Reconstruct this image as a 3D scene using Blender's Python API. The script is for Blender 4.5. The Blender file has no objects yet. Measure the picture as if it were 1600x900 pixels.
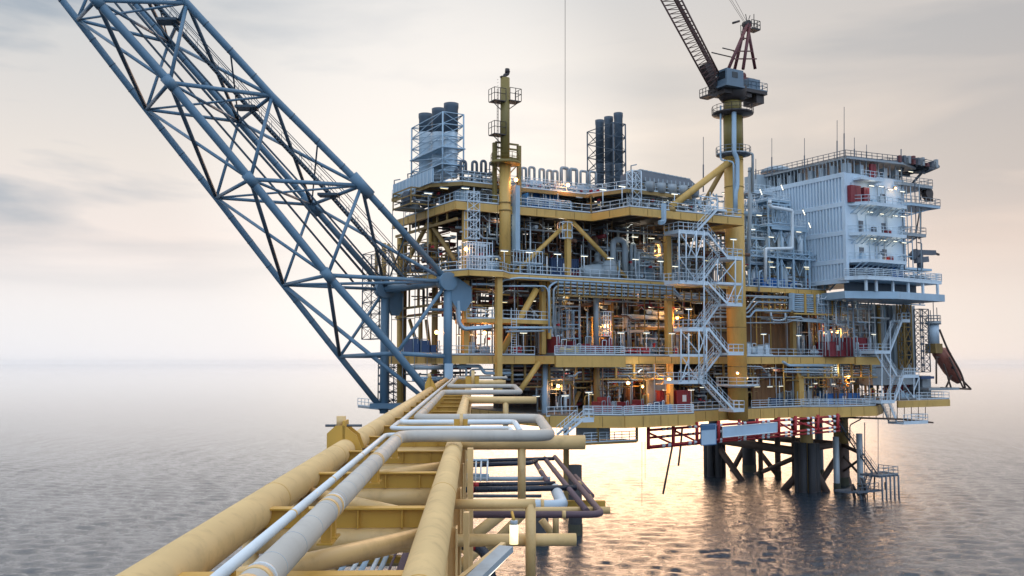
import bpy, math, random
from mathutils import Vector
import numpy as np
R=math.radians
sc=bpy.context.scene
COL=sc.collection
H=20.0; PITCH=math.atan(118/1500)
# ---------------- camera, sky, sun, exposure ----------------
cd=bpy.data.cameras.new('camera'); cam=bpy.data.objects.new('camera',cd); COL.objects.link(cam)
cam.location=(0,0,H); cam.rotation_euler=(math.pi/2+PITCH,0,0)
cd.sensor_width=36; cd.lens=36*1500/1600; cd.clip_start=0.1; cd.clip_end=90000
sc.camera=cam
SUN_AZ=R(7.5); SUN_EL=R(13)
w=bpy.data.worlds.new('World'); sc.world=w; w.use_nodes=True
nt=w.node_tree; nt.nodes.clear()
def N(t,**k):
    n=nt.nodes.new(t)
    for a,b in k.items(): setattr(n,a,b)
    return n
def LK(a,b): nt.links.new(a,b)
out=N('ShaderNodeOutputWorld'); mixs=N('ShaderNodeMixShader')
bg1=N('ShaderNodeBackground'); bg2=N('ShaderNodeBackground')
sky=N('ShaderNodeTexSky'); sky.sky_type='NISHITA'; sky.sun_disc=False
sky.sun_elevation=SUN_EL; sky.sun_rotation=SUN_AZ; sky.dust_density=0.6; sky.air_density=1.0
bg1.inputs[1].default_value=0.09
LK(sky.outputs[0],bg1.inputs[0])
tc=N('ShaderNodeTexCoord'); sep=N('ShaderNodeSeparateXYZ'); LK(tc.outputs['Generated'],sep.inputs[0])
def M(op,a,b=None,c=None,clamp=False):
    n=N('ShaderNodeMath',operation=op); n.use_clamp=clamp
    for i,x in enumerate((a,b,c)):
        if x is None: continue
        if hasattr(x,'is_linked') or hasattr(x,'links'): LK(x,n.inputs[i])
        else: n.inputs[i].default_value=x
    return n.outputs[0]
def dirdot(az,el):
    n=N('ShaderNodeVectorMath',operation='DOT_PRODUCT'); LK(tc.outputs['Generated'],n.inputs[0])
    n.inputs[1].default_value=(math.sin(az)*math.cos(el),math.cos(az)*math.cos(el),math.sin(el)); return n.outputs['Value']
# elevation ramp of the overcast
ramp=N('ShaderNodeValToRGB'); LK(M('MULTIPLY',sep.outputs[2],1.0),ramp.inputs[0])
cr=ramp.color_ramp
def stops(cr,l):
    while len(cr.elements)>1: cr.elements.remove(cr.elements[-1])
    cr.elements[0].position=l[0][0]; cr.elements[0].color=(*l[0][1],1)
    for p,c in l[1:]:
        e=cr.elements.new(p); e.color=(*c,1)
stops(cr,[(0.0,(.70,.72,.78)),(.05,(.74,.72,.74)),(.12,(.76,.67,.63)),(.2,(.70,.64,.59)),(.30,(.58,.57,.56)),(.38,(.53,.54,.55)),(.55,(.85,.86,.88)),(1.0,(1.25,1.25,1.27))])
# streaky cloud noise, flattened in elevation
mp=N('ShaderNodeMapping'); LK(tc.outputs['Generated'],mp.inputs[0]); mp.inputs['Scale'].default_value=(1.6,1.6,9.5); mp.inputs['Location'].default_value=(.35,.2,.31)
nz=N('ShaderNodeTexNoise'); nz.inputs['Scale'].default_value=1.5; nz.inputs['Detail'].default_value=7; nz.inputs['Roughness'].default_value=.5; nz.inputs['Distortion'].default_value=.35
LK(mp.outputs[0],nz.inputs[0])
cm=N('ShaderNodeMapRange'); cm.inputs[1].default_value=.43; cm.inputs[2].default_value=.60; cm.inputs[3].default_value=1.0; cm.inputs[4].default_value=0.0; LK(nz.outputs[0],cm.inputs[0])
# streak weight: stronger high up and to the left, none at the horizon
dl=dirdot(R(-32),R(12)); lw=N('ShaderNodeMapRange'); lw.inputs[1].default_value=.80; lw.inputs[2].default_value=1.0; lw.inputs[3].default_value=.34; lw.inputs[4].default_value=1.0; LK(dl,lw.inputs[0])
ew=N('ShaderNodeMapRange'); ew.inputs[1].default_value=.06; ew.inputs[2].default_value=.17; LK(sep.outputs[2],ew.inputs[0])
sw=M('MULTIPLY',M('MULTIPLY',M('SUBTRACT',1.0,cm.outputs[0]),lw.outputs[0]),ew.outputs[0])
mx=N('ShaderNodeMix',data_type='RGBA'); LK(sw,mx.inputs[0]); LK(ramp.outputs[0],mx.inputs[6]); mx.inputs[7].default_value=(.25,.31,.38,1)
# warm to the right, cool far left near the horizon
dr=dirdot(R(40),R(6)); rw=N('ShaderNodeMapRange'); rw.inputs[1].default_value=.75; rw.inputs[2].default_value=1.0; rw.inputs[3].default_value=0; rw.inputs[4].default_value=.85; LK(dr,rw.inputs[0])
mr=N('ShaderNodeMix',data_type='RGBA',blend_type='MULTIPLY'); LK(rw.outputs[0],mr.inputs[0]); LK(mx.outputs[2],mr.inputs[6]); mr.inputs[7].default_value=(.86,.765,.70,1)
# bright patch where the sun stands behind the cloud
dg=dirdot(R(-5.5),R(12)); gw=N('ShaderNodeMapRange'); gw.interpolation_type='SMOOTHSTEP'; gw.inputs[1].default_value=.965; gw.inputs[2].default_value=1.0; gw.inputs[4].default_value=.5; LK(dg,gw.inputs[0])
mg=N('ShaderNodeMix',data_type='RGBA'); LK(gw.outputs[0],mg.inputs[0]); LK(mr.outputs[2],mg.inputs[6]); mg.inputs[7].default_value=(1.0,.93,.86,1)
# behind the camera the cloud cover is blue grey
bw=N('ShaderNodeMapRange'); bw.inputs[1].default_value=.25; bw.inputs[2].default_value=-.6; bw.inputs[3].default_value=0; bw.inputs[4].default_value=1; LK(sep.outputs[1],bw.inputs[0])
mb=N('ShaderNodeMix',data_type='RGBA'); LK(bw.outputs[0],mb.inputs[0]); LK(mg.outputs[2],mb.inputs[6]); mb.inputs[7].default_value=(.80,1.0,1.28,1)
LK(mb.outputs[2],bg2.inputs[0]); bg2.inputs[1].default_value=1.0
mixs.inputs[0].default_value=.93
LK(bg1.outputs[0],mixs.inputs[1]); LK(bg2.outputs[0],mixs.inputs[2]); LK(mixs.outputs[0],out.inputs[0])
sd=bpy.data.lights.new('sun','SUN'); sun=bpy.data.objects.new('sun',sd); COL.objects.link(sun)
sd.energy=.5; sd.angle=R(28); sd.color=(1,.56,.27)
sun.rotation_euler=Vector((-math.sin(SUN_AZ)*math.cos(SUN_EL),-math.cos(SUN_AZ)*math.cos(SUN_EL),-math.sin(SUN_EL))).to_track_quat('-Z','Y').to_euler()
sc.view_settings.view_transform='Standard'; sc.view_settings.look='None'; sc.view_settings.exposure=0.30; sc.view_settings.gamma=1
sc.cycles.max_bounces=5; sc.cycles.diffuse_bounces=3; sc.cycles.glossy_bounces=3; sc.cycles.use_denoising=True; sc.cycles.volume_bounces=2
sc.cycles.caustics_reflective=False; sc.cycles.caustics_refractive=False

# ---------------- materials ----------------
def mat(name,col,rough=.5,metal=0,dirt=.35,dcol=(.13,.085,.05),scale=1.0,bump=.0,emit=None,streak=True,spec=.5,corr=None):
    m=bpy.data.materials.new(name); m.use_nodes=True; t=m.node_tree; b=t.nodes['Principled BSDF']
    b.inputs['Roughness'].default_value=rough; b.inputs['Metallic'].default_value=metal; b.inputs['Specular IOR Level'].default_value=spec
    b.inputs['Base Color'].default_value=(*col,1)
    if emit:
        b.inputs['Emission Color'].default_value=(*emit[0],1); b.inputs['Emission Strength'].default_value=emit[1]; return m
    g=t.nodes.new('ShaderNodeNewGeometry'); 
    mpp=t.nodes.new('ShaderNodeMapping'); t.links.new(g.outputs['Position'],mpp.inputs[0]); mpp.inputs['Scale'].default_value=(scale,scale,scale*(.22 if streak else 1))
    n1=t.nodes.new('ShaderNodeTexNoise'); n1.inputs['Scale'].default_value=1.3; n1.inputs['Detail'].default_value=6; n1.inputs['Roughness'].default_value=.65; t.links.new(mpp.outputs[0],n1.inputs[0])
    r1=t.nodes.new('ShaderNodeMapRange'); r1.inputs[1].default_value=.52; r1.inputs[2].default_value=.78; r1.inputs[4].default_value=dirt; t.links.new(n1.outputs[0],r1.inputs[0])
    n2=t.nodes.new('ShaderNodeTexNoise'); n2.inputs['Scale'].default_value=.35*scale; n2.inputs['Detail'].default_value=3; t.links.new(g.outputs['Position'],n2.inputs[0])
    v1=t.nodes.new('ShaderNodeMix'); v1.data_type='RGBA'; v1.inputs[6].default_value=(*[c*.80 for c in col],1); v1.inputs[7].default_value=(*[min(1,c*1.18) for c in col],1); t.links.new(n2.outputs[0],v1.inputs[0])
    v2=t.nodes.new('ShaderNodeMix'); v2.data_type='RGBA'; t.links.new(r1.outputs[0],v2.inputs[0]); t.links.new(v1.outputs[2],v2.inputs[6]); v2.inputs[7].default_value=(*dcol,1)
    t.links.new(v2.outputs[2],b.inputs['Base Color'])
    rr=t.nodes.new('ShaderNodeMapRange'); rr.inputs[3].default_value=max(.1,rough-.12); rr.inputs[4].default_value=min(1,rough+.18); t.links.new(n1.outputs[0],rr.inputs[0]); t.links.new(rr.outputs[0],b.inputs['Roughness'])
    if bump:
        bp=t.nodes.new('ShaderNodeBump'); bp.inputs['Strength'].default_value=bump; bp.inputs['Distance'].default_value=.02; t.links.new(n1.outputs[0],bp.inputs['Height']); t.links.new(bp.outputs[0],b.inputs['Normal'])
    return m
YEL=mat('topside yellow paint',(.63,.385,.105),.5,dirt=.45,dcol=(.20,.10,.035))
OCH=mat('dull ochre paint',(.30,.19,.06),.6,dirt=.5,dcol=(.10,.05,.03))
BYE=mat('bridge yellow paint',(.76,.51,.225),.36,dirt=.45,dcol=(.36,.22,.10),scale=2.2,bump=.25,streak=False)
BYD=mat('bridge beam yellow paint',(.60,.345,.055),.45,dirt=.3,dcol=(.24,.12,.04),scale=2)
BLU=mat('boom blue paint',(.125,.225,.32),.42,dirt=.3,dcol=(.07,.11,.16),scale=.8)
BLD=mat('boom dark brace paint',(.07,.11,.15),.5,dirt=.3,dcol=(.06,.05,.04))
WHT=mat('white steel paint',(.60,.70,.78),.45,dirt=.3,dcol=(.28,.25,.22))
WLL=mat('white cladding paint',(.56,.68,.79),.5,dirt=.22,dcol=(.40,.38,.36),scale=.7)
LBL=mat('pale blue steel paint',(.36,.50,.62),.45,dirt=.3,dcol=(.22,.22,.22))
GRY=mat('grey pipe paint',(.36,.43,.48),.42,dirt=.4,dcol=(.14,.11,.09))
GAL=mat('galvanised steel',(.30,.34,.37),.45,.3,dirt=.4,dcol=(.12,.09,.07))
DGR=mat('dark grey steel',(.10,.12,.15),.55,dirt=.4,dcol=(.07,.045,.03))
INS=mat('insulation jacket',(.50,.465,.415),.42,dirt=.45,dcol=(.30,.27,.23),scale=1.6,bump=.1)
THW=mat('thin pipe white paint',(.70,.76,.80),.35,dirt=.2,dcol=(.4,.38,.34),scale=2)
RED=mat('dark red paint',(.23,.02,.03),.5,dirt=.3,dcol=(.10,.02,.02))
SRD=mat('signal red paint',(.42,.025,.03),.5,dirt=.25,dcol=(.16,.02,.02))
NVY=mat('navy container paint',(.03,.07,.17),.5,dirt=.3,dcol=(.05,.05,.06))
CBL=mat('bright blue paint',(.03,.16,.48),.5,dirt=.25,dcol=(.05,.08,.14))
BRN=mat('rust brown primer',(.15,.075,.045),.7,dirt=.5,dcol=(.05,.03,.022))
PUR=mat('purple brown coating',(.12,.075,.095),.55,dirt=.5,dcol=(.22,.15,.13),scale=3,streak=False)
BLK=mat('black coating',(.012,.018,.035),.22,dirt=.2,dcol=(.05,.05,.06))
LEG=mat('weathered dark steel',(.028,.028,.032),.7,dirt=.35,dcol=(.15,.11,.09),scale=.9)
JKT=mat('jacket brown coating',(.10,.062,.048),.7,dirt=.5,dcol=(.05,.04,.035))
FWL=mat('ochre firewall steel',(.19,.09,.033),.65,dirt=.6,dcol=(.12,.045,.025),scale=.8)
FLR=mat('deck plating',(.16,.15,.14),.7,dirt=.4,dcol=(.07,.05,.04))
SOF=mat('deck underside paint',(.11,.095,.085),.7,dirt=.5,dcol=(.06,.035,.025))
CYE=mat('crane column olive paint',(.24,.18,.05),.5,dirt=.4,dcol=(.12,.08,.04))
CRB=mat('crane maroon paint',(.13,.03,.035),.5,dirt=.3,dcol=(.05,.02,.02))
JIB=mat('jib dark red brown',(.085,.035,.03),.5,dirt=.4,dcol=(.12,.07,.04))
CRD=mat('crane dark steel',(.045,.035,.035),.5,dirt=.3,dcol=(.10,.06,.04))
CAB=mat('crane cab grey blue',(.13,.19,.25),.4,dirt=.3,dcol=(.10,.10,.10))
GLS=mat('window glass',(.02,.03,.04),.08,dirt=0)
STK=mat('stack dark blue steel',(.06,.09,.125),.5,dirt=.4,dcol=(.03,.03,.035))
ORG=mat('lifeboat orange',(.27,.085,.055),.45,dirt=.35,dcol=(.20,.08,.06))
TUB=mat('fluorescent tube',(1,1,1),emit=((1,.91,.66),1.7))
SOD=mat('sodium lamp glass',(1,.7,.3),emit=((1,.48,.12),16))
TUY=mat('yellowed tube cover',(1,1,1),emit=((1,.80,.36),1.2))
SGN=mat('blank sign board',(.42,.56,.70),.5,dirt=.1,dcol=(.3,.3,.3))
SGB=mat('sign blue band',(.05,.13,.26),.5,dirt=.1)
GRN=mat('green paint',(.05,.14,.09),.5,dirt=.3)
MYE=mat('machine yellow paint',(.55,.36,.03),.5,dirt=.3,dcol=(.2,.1,.03))

# ---------------- frames and mesh builder ----------------
O=Vector((-6.4,120.0,0)); UA=Vector((.870,.4925,0)).normalized(); VA=Vector((-UA.y,UA.x,0)); ZA=Vector((0,0,1))
def PF(p): return O+UA*p[0]+VA*p[1]+ZA*p[2]
bang=math.atan(58/1500)
BW=Vector((-math.sin(bang),math.cos(bang),.004)); BA=Vector((math.cos(bang),math.sin(bang),0))
BD=2.4
def BF(p): return Vector((0,0,H-BD))+BW*p[0]+BA*p[1]+ZA*p[2]
def WF(p): return Vector(p)
def ray(px,py):
    x=(px-800)/1500; y=(450-py)/1500
    return Vector((x,math.cos(PITCH)-y*math.sin(PITCH),math.sin(PITCH)+y*math.cos(PITCH)))
def P(px,py,Y):
    d=ray(px,py); return Vector((0,0,H))+d*(Y/d.y)
def L(px,py,v=0.0):           # photo point on the platform's vertical plane v -> (u,v,z)
    d=ray(px,py); c=Vector((0,0,H))-O
    t=(v-c.dot(VA))/d.dot(VA); q=c+d*t
    return (q.dot(UA),v,H+d.z*t)
def LU(px,py,u=0.0):          # photo point on the plane u
    d=ray(px,py); c=Vector((0,0,H))-O
    t=(u-c.dot(UA))/d.dot(UA); q=c+d*t
    return (u,q.dot(VA),H+d.z*t)
def LZ(px,py,z):
    d=ray(px,py); t=(z-H)/d.z; q=Vector((0,0,H))+d*t-O
    return (q.dot(UA),q.dot(VA),z)
def BZ(px,py,h):              # photo point at height h over the bridge chord axis -> (w,a,h)
    d=ray(px,py); n=Vector((0,0,1)); # plane z=H-BD+h+.004*w
    # solve iteratively
    wv=20
    for _ in range(12):
        t=(-BD+h+.004*wv)/d.z; q=d*t; wv=(q.x*BW.x+q.y*BW.y)
    return (wv,q.x*BA.x+q.y*BA.y,h)
class MB:
    def __init__(s,F=PF): s.v=[]; s.f=[]; s.sm=[]; s.F=F
    def raw(s,vs,fs,smooth=False):
        b=len(s.v); s.v+=[s.F(p) for p in vs]; s.f+=[tuple(i+b for i in f) for f in fs]; s.sm+=[smooth]*len(fs); return s
    def box(s,a0,a1,b0,b1,c0,c1):
        return s.raw([(a0,b0,c0),(a1,b0,c0),(a1,b1,c0),(a0,b1,c0),(a0,b0,c1),(a1,b0,c1),(a1,b1,c1),(a0,b1,c1)],
            [(3,2,1,0),(4,5,6,7),(0,1,5,4),(1,2,6,5),(2,3,7,6),(3,0,4,7)])
    def tube(s,p,q,r,n=8,r2=None,cap=True): return s.path([p,q],r,n,0,r2,cap)
    def path(s,pts,r,n=8,bend=0,r2=None,cap=True):
        pts=[s.F(p) for p in pts]
        if bend and len(pts)>2:
            o=[pts[0]]
            for i in range(1,len(pts)-1):
                a,b,c=pts[i-1],pts[i],pts[i+1]
                d1=min(bend,(a-b).length*.48); d2=min(bend,(c-b).length*.48)
                A=b+(a-b).normalized()*d1; C=b+(c-b).normalized()*d2
                for k in range(5):
                    t=k/4; o.append(A*(1-t)**2+b*2*t*(1-t)+C*t*t)
            o.append(pts[-1]); pts=o
        m=len(pts); b0=len(s.v); nrm=None
        for i,p in enumerate(pts):
            t=(pts[min(i+1,m-1)]-pts[max(i-1,0)])
            if t.length<1e-9: t=Vector((0,0,1))
            t.normalize()
            if nrm is None:
                nrm=t.cross(Vector((0,0,1)) if abs(t.z)<.9 else Vector((1,0,0))).normalized()
            else:
                nrm=(nrm-t*nrm.dot(t)).normalized()
            bn=t.cross(nrm)
            rr=r if r2 is None else r+(r2-r)*i/(m-1)
            for k in range(n):
                a=2*math.pi*k/n; s.v.append(p+nrm*(rr*math.cos(a))+bn*(rr*math.sin(a)))
        for i in range(m-1):
            for k in range(n):
                k2=(k+1)%n; s.f.append((b0+i*n+k,b0+i*n+k2,b0+(i+1)*n+k2,b0+(i+1)*n+k)); s.sm.append(n>5)
        if cap:
            s.f.append(tuple(b0+k for k in reversed(range(n)))); s.sm.append(False)
            s.f.append(tuple(b0+(m-1)*n+k for k in range(n))); s.sm.append(False)
        return s
    def lathe(s,base,ax,prof,n=16):   # prof: (dist along axis, radius)
        ax=Vector(ax).normalized(); t=ax.cross(Vector((0,0,1)) if abs(ax.z)<.9 else Vector((1,0,0))).normalized(); bn=ax.cross(t); base=Vector(base)
        vs=[]; 
        for d,r in prof:
            for k in range(n):
                a=2*math.pi*k/n; vs.append(base+ax*d+t*(r*math.cos(a))+bn*(r*math.sin(a)))
        fs=[]
        for i in range(len(prof)-1):
            for k in range(n): fs.append((i*n+k,i*n+(k+1)%n,(i+1)*n+(k+1)%n,(i+1)*n+k))
        b=len(vs); s.raw(vs,fs,True); bb=len(s.v)-b
        s.f.append(tuple(bb+k for k in reversed(range(n)))); s.sm.append(False)
        s.f.append(tuple(bb+(len(prof)-1)*n+k for k in range(n))); s.sm.append(False)
        return s
    def beam(s,p,q,w,h):     # rectangular bar from p to q (local points)
        a,b=s.F(p),s.F(q); t=(b-a).normalized(); x=t.cross(ZA)
        if x.length<.05: x=UA.copy()
        x.normalize(); y=x.cross(t); k=len(s.v)
        for e in (a,b):
            for i,j in ((-1,-1),(1,-1),(1,1),(-1,1)): s.v.append(e+x*(i*w/2)+y*(j*h/2))
        for f in ((0,1,2,3),(7,6,5,4),(0,4,5,1),(1,5,6,2),(2,6,7,3),(3,7,4,0)): s.f.append(tuple(k+i for i in f)); s.sm.append(False)
        return s
    def prism(s,poly,z0,z1):
        n=len(poly)
        return s.raw([(a,b,z0) for a,b in poly]+[(a,b,z1) for a,b in poly],[tuple(reversed(range(n))),tuple(range(n,2*n))]+[(i,(i+1)%n,n+(i+1)%n,n+i) for i in range(n)])
    def build(s,name,m,parent=None,loc=None):
        org=Vector(loc) if loc is not None else Vector((0,0,0))
        if parent is not None:
            org=Vector(ORG_OF[parent.name]); 
        me=bpy.data.meshes.new(name)
        vv=[tuple(p-org) for p in s.v]
        me.from_pydata(vv,[],s.f); me.materials.append(m)
        me.polygons.foreach_set('use_smooth',s.sm); me.update()
        o=bpy.data.objects.new(name,me); COL.objects.link(o)
        if parent is not None: o.parent=parent; KIDS.setdefault(parent.name,[]).append(o)
        else: o.location=org
        ORG_OF[o.name]=tuple(org); return o
ORG_OF={}
LABELS={}
def T(name,label,cat,loc=(0,0,0),group=None):
    o=bpy.data.objects.new(name,None); COL.objects.link(o); o.empty_display_size=.3
    o.location=loc; ORG_OF[o.name]=tuple(loc); o['label']=label; o['category']=cat
    if group: o['group']=group
    return o
def tag(o,label,cat,group=None):
    o['label']=label; o['category']=cat
    if group: o['group']=group
    return o
KIDS={}
def copy_tree(o,parent=None,loc=None):
    c=o.copy(); COL.objects.link(c)
    if parent is not None: c.parent=parent; KIDS.setdefault(parent.name,[]).append(c)
    for ch in list(KIDS.get(o.name,())): copy_tree(ch,c)
    if loc is not None: c.location=loc
    ORG_OF[c.name]=tuple(c.location)
    return c
ORD=['first','second','third','fourth','fifth','sixth','seventh','eighth','ninth','tenth','eleventh','twelfth','thirteenth','fourteenth','fifteenth','sixteenth','seventeenth','eighteenth','nineteenth','twentieth']
def ordl(i,n):
    if n==1: return 'only'
    if i==0: return 'leftmost'
    if i==n-1: return 'rightmost'
    return ORD[i]+' from left'
# ---------------- sea ----------------
def sea():
    rng=np.random.default_rng(4)
    rad=[4.0]
    while rad[-1]<60: rad.append(rad[-1]*1.06)
    while rad[-1]<1600: rad.append(rad[-1]*1.0040)
    while rad[-1]<25000: rad.append(rad[-1]*1.10)
    rad=np.array(rad)
    an=np.concatenate([np.linspace(-.62,.62,1250),np.linspace(.62,2*math.pi-.62,120)[1:-1]])
    nr,na=len(rad),len(an)
    Rg,Ag=np.meshgrid(rad,an,indexing='ij')
    X=Rg*np.sin(Ag); Y=Rg*np.cos(Ag); Z=np.zeros_like(X)
    inner=(np.abs(Ag)<=.62)
    cell=np.maximum(Rg*.0040,Rg*.0011)
    DX=np.zeros_like(X); DY=np.zeros_like(X)
    wd=R(250)      # wind direction
    for i in range(90):
        lam=.55*(3.6/.55)**rng.random(); k=2*math.pi/lam
        th=wd+rng.normal(0,.5); amp=.0034*lam**.85*(.6+.8*rng.random())
        ph=rng.random()*2*math.pi
        fade=np.clip((lam/cell-2.0)/3.0,0,1)*inner
        a=k*(X*math.cos(th)+Y*math.sin(th))+ph
        Z+=amp*fade*np.sin(a); DX-=amp*fade*math.cos(th)*np.cos(a)*.8; DY-=amp*fade*math.sin(th)*np.cos(a)*.8
    co=np.stack([X+DX,Y+DY,Z],-1).reshape(-1,3)
    co=np.vstack([co,[[0,0,0]]])
    i=np.arange(nr-1)[:,None]*na; j=np.arange(na)[None,:]; j2=(j+1)%na
    quads=np.stack([i+j,i+j2,i+na+j2,i+na+j],-1).reshape(-1,4)[:,::-1]
    tri=np.stack([np.full(na,nr*na),np.arange(na),(np.arange(na)+1)%na],-1)[:,::-1]
    me=bpy.data.meshes.new('sea'); nq,ntr=len(quads),len(tri)
    me.vertices.add(len(co)); me.vertices.foreach_set('co',co.astype(np.float32).ravel())
    me.loops.add(nq*4+ntr*3); me.loops.foreach_set('vertex_index',np.concatenate([quads.ravel(),tri.ravel()]).astype(np.int32))
    me.polygons.add(nq+ntr)
    st=np.concatenate([np.arange(nq)*4,nq*4+np.arange(ntr)*3]).astype(np.int32); me.polygons.foreach_set('loop_start',st)
    me.update(calc_edges=True); me.validate(); me.shade_smooth()
    m=bpy.data.materials.new('sea water'); m.use_nodes=True; t=m.node_tree; b=t.nodes['Principled BSDF']
    b.inputs['Base Color'].default_value=(.03,.044,.062,1); b.inputs['Roughness'].default_value=.02; b.inputs['IOR'].default_value=1.75
    g=t.nodes.new('ShaderNodeNewGeometry')
    def nzz(sc_,det,x=1,y=1):
        mm=t.nodes.new('ShaderNodeMapping'); mm.inputs['Scale'].default_value=(x,y,1); mm.inputs['Rotation'].default_value=(0,0,.22); t.links.new(g.outputs['Position'],mm.inputs[0])
        n=t.nodes.new('ShaderNodeTexNoise'); n.inputs['Scale'].default_value=sc_; n.inputs['Detail'].default_value=det; n.inputs['Roughness'].default_value=.6; t.links.new(mm.outputs[0],n.inputs[0]); return n.outputs[0]
    b1=t.nodes.new('ShaderNodeBump'); b1.inputs['Strength'].default_value=1; b1.inputs['Distance'].default_value=.11; t.links.new(nzz(1.9,7,.5,1.6),b1.inputs['Height'])
    b2=t.nodes.new('ShaderNodeBump'); b2.inputs['Strength'].default_value=1; b2.inputs['Distance'].default_value=.04; t.links.new(nzz(4,6,.5,1.5),b2.inputs['Height']); t.links.new(b1.outputs[0],b2.inputs['Normal'])
    ln=t.nodes.new('ShaderNodeVectorMath'); ln.operation='LENGTH'; t.links.new(g.outputs['Position'],ln.inputs[0])
    fr_=t.nodes.new('ShaderNodeMath'); fr_.operation='DIVIDE'; fr_.inputs[0].default_value=160; t.links.new(ln.outputs['Value'],fr_.inputs[1]); fp=t.nodes.new('ShaderNodeMath'); fp.operation='POWER'; fp.inputs[1].default_value=1.35; fp.use_clamp=True; t.links.new(fr_.outputs[0],fp.inputs[0]); fr_=fp
    for b_ in (b1,b2): t.links.new(fr_.outputs[0],b_.inputs['Strength'])
    t.links.new(b2.outputs[0],b.inputs['Normal'])
    me.materials.append(m)
    o=bpy.data.objects.new('sea',me); COL.objects.link(o); o['kind']='structure'; o['label']='grey rippled open sea under hazy sky'
sea()
hm=bpy.data.materials.new('thin sea haze'); hm.use_nodes=True; hm.node_tree.nodes.remove(hm.node_tree.nodes['Principled BSDF'])
hv=hm.node_tree.nodes.new('ShaderNodeVolumePrincipled'); hv.inputs['Color'].default_value=(1,1,1,1); hv.inputs['Density'].default_value=.000015; hv.inputs['Anisotropy'].default_value=0
hm.node_tree.links.new(hv.outputs[0],hm.node_tree.nodes['Material Output'].inputs['Volume'])
hz_=MB(WF).box(-26000,26000,-26000,26000,-7.5,90).build('haze',hm); hz_['kind']='stuff'; hz_['label']='pale thin haze over the sea'

# ---------------- bridge ----------------
br=T('pipe_bridge','long yellow tubular steel bridge running from the foreground to the platform','bridge',BF((4,0,0)))
AL,AR=-3.55,-.56; CR=.235
for a,nm in ((AL,'top_chord'),(AR,'top_chord')):
    m=MB(BF); m.tube((2,a+(.04 if a<-1 else 0),-.04 if a<-1 else 0),(119,a+(.04 if a<-1 else 0),-.04 if a<-1 else 0),.285 if a<-1 else CR,28)
    k=2.6
    m.build(nm,BYE,br)
    s=MB(BF)
    while k<118:
        s.tube((k,a+(.04 if a<-1 else 0),-.04 if a<-1 else 0),(k+.03,a+(.04 if a<-1 else 0),-.04 if a<-1 else 0),(.285 if a<-1 else CR)+.004,28); k+=7.3
    s.build('weld_seam',BYD,br)
for a in (AL,AR):
    MB(BF).tube((2,a,-2.75),(119,a,-2.75),CR*.9,18).build('bottom_chord',BYE,br)
W0=10.9; DWB=4.78
ks=[W0+DWB*i for i in range(-1,23)]
for i,wv in enumerate(ks):
    m=MB(BF)
    m.box(wv-.13,wv+.13,AL+.12,AR-.12,.02,.045)       # top flange
    m.box(wv-.012,wv+.012,AL+.12,AR-.12,-.28,.018)
    for aa in (AL+.9,AL+1.7,AL+2.4): m.box(wv-.10,wv+.10,aa-.01,aa+.01,-.278,.018)
    m.build('cross_beam',BYD,br)
    MB(BF).tube((wv+.02,AL+.1,-.48),(wv+.02,AR-.1,-.48),.20,16).build('cross_tube',BYE,br)
    MB(BF).tube((wv,AL+.1,-2.75),(wv,AR-.1,-2.75),.14,10).build('floor_beam',BYE,br)
    for a in (AL,AR):
        m=MB(BF); m.tube((wv,a,-.1),(wv,a,-2.65),.13,10)
        m.build('side_post',BYE,br)
    if i<len(ks)-1:
        x0,x1=(AL,AR) if i%2 else (AR,AL)
        MB(BF).tube((wv+.45,x0,-.30),(ks[i+1]-.45,x1,-.30),.145,14).build('plan_brace',BYE,br)
        for a in (AL,AR):
            MB(BF).tube((wv+.1,a,-.15 if i%2 else -2.65),(ks[i+1]-.1,a,-2.65 if i%2 else -.15),.12,10).build('side_brace',BYE,br)
# plates outboard of the right truss
for i,wv in enumerate(ks[:12]):
    m=MB(BF); m.box(wv-.02,wv+.28,AR+.26,AR+.29,-2.6,-.30); m.box(wv+.12,wv+.14,AR+.13,AR+.26,-2.6,-.30)
    m.build('web_plate',BYE,br)
# outriggers: tube through the right chord with its post and strut
def outrig(wv,h,a1,r,posts,name='outrigger_tube'):
    MB(BF).tube((wv,AR,h),(wv,a1,h),r,18).build(name,BYE,br)
    for pa,pb,pr in posts: MB(BF).tube((wv,pa,h),(wv,pa,pb),pr,14).build('outrigger_post',BYE,br)
def outrig_px(px1,py,Y,r,posts=()):
    q=P(px1,py,Y); 
    a=(q-Vector((0,0,H-BD))).dot(BA); wv=(q-Vector((0,0,H-BD))).dot(BW)
    h=q.z-(H-BD)-.004*wv
    pp=[]
    for ppx,pz,pr in posts:
        q2=P(ppx,py,Y); a2=(q2-Vector((0,0,H-BD))).dot(BA); q3=P(ppx,pz,Y); pp.append((a2,q3.z-(H-BD)-.004*wv,pr))
    outrig(wv,h,a,r,pp); return wv,h,a
outrig_px(914,691,27.0,.20,[(815,790,.115)])
outrig_px(838,625,56,.21,[(790,668,.17)])
outrig_px(790,597.5,98,.24,[(776,612,.15)])
outrig_px(836,787,20,.10,[(829,905,.11)])
outrig_px(900,843,20.3,.13)
outrig_px(953,797,30.5,.11,[(868,835,.10)])
for (x0,y0,x1,y1,Y,r) in ((700,870,800,790,34,.2),(760,860,830,790,36,.17),(700,905,762,842,25,.14),(846,812,875,850,31,.12)):
    m=MB(WF); m.tube(P(x0,y0,Y),P(x1,y1,Y),r,12); m.build('outrigger_strut',BYE,br)
for x,y0,y1,Y,w_ in ((735,700,905,22,.13),(729,800,905,17,.09)):
    a,b=P(x,y0,Y),P(x,y1,Y); m=MB(WF); m.box(a.x-w_/2,a.x+w_/2,a.y-.1,a.y+.1,b.z,a.z); m.build('tall_post',BYE,br)

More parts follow.
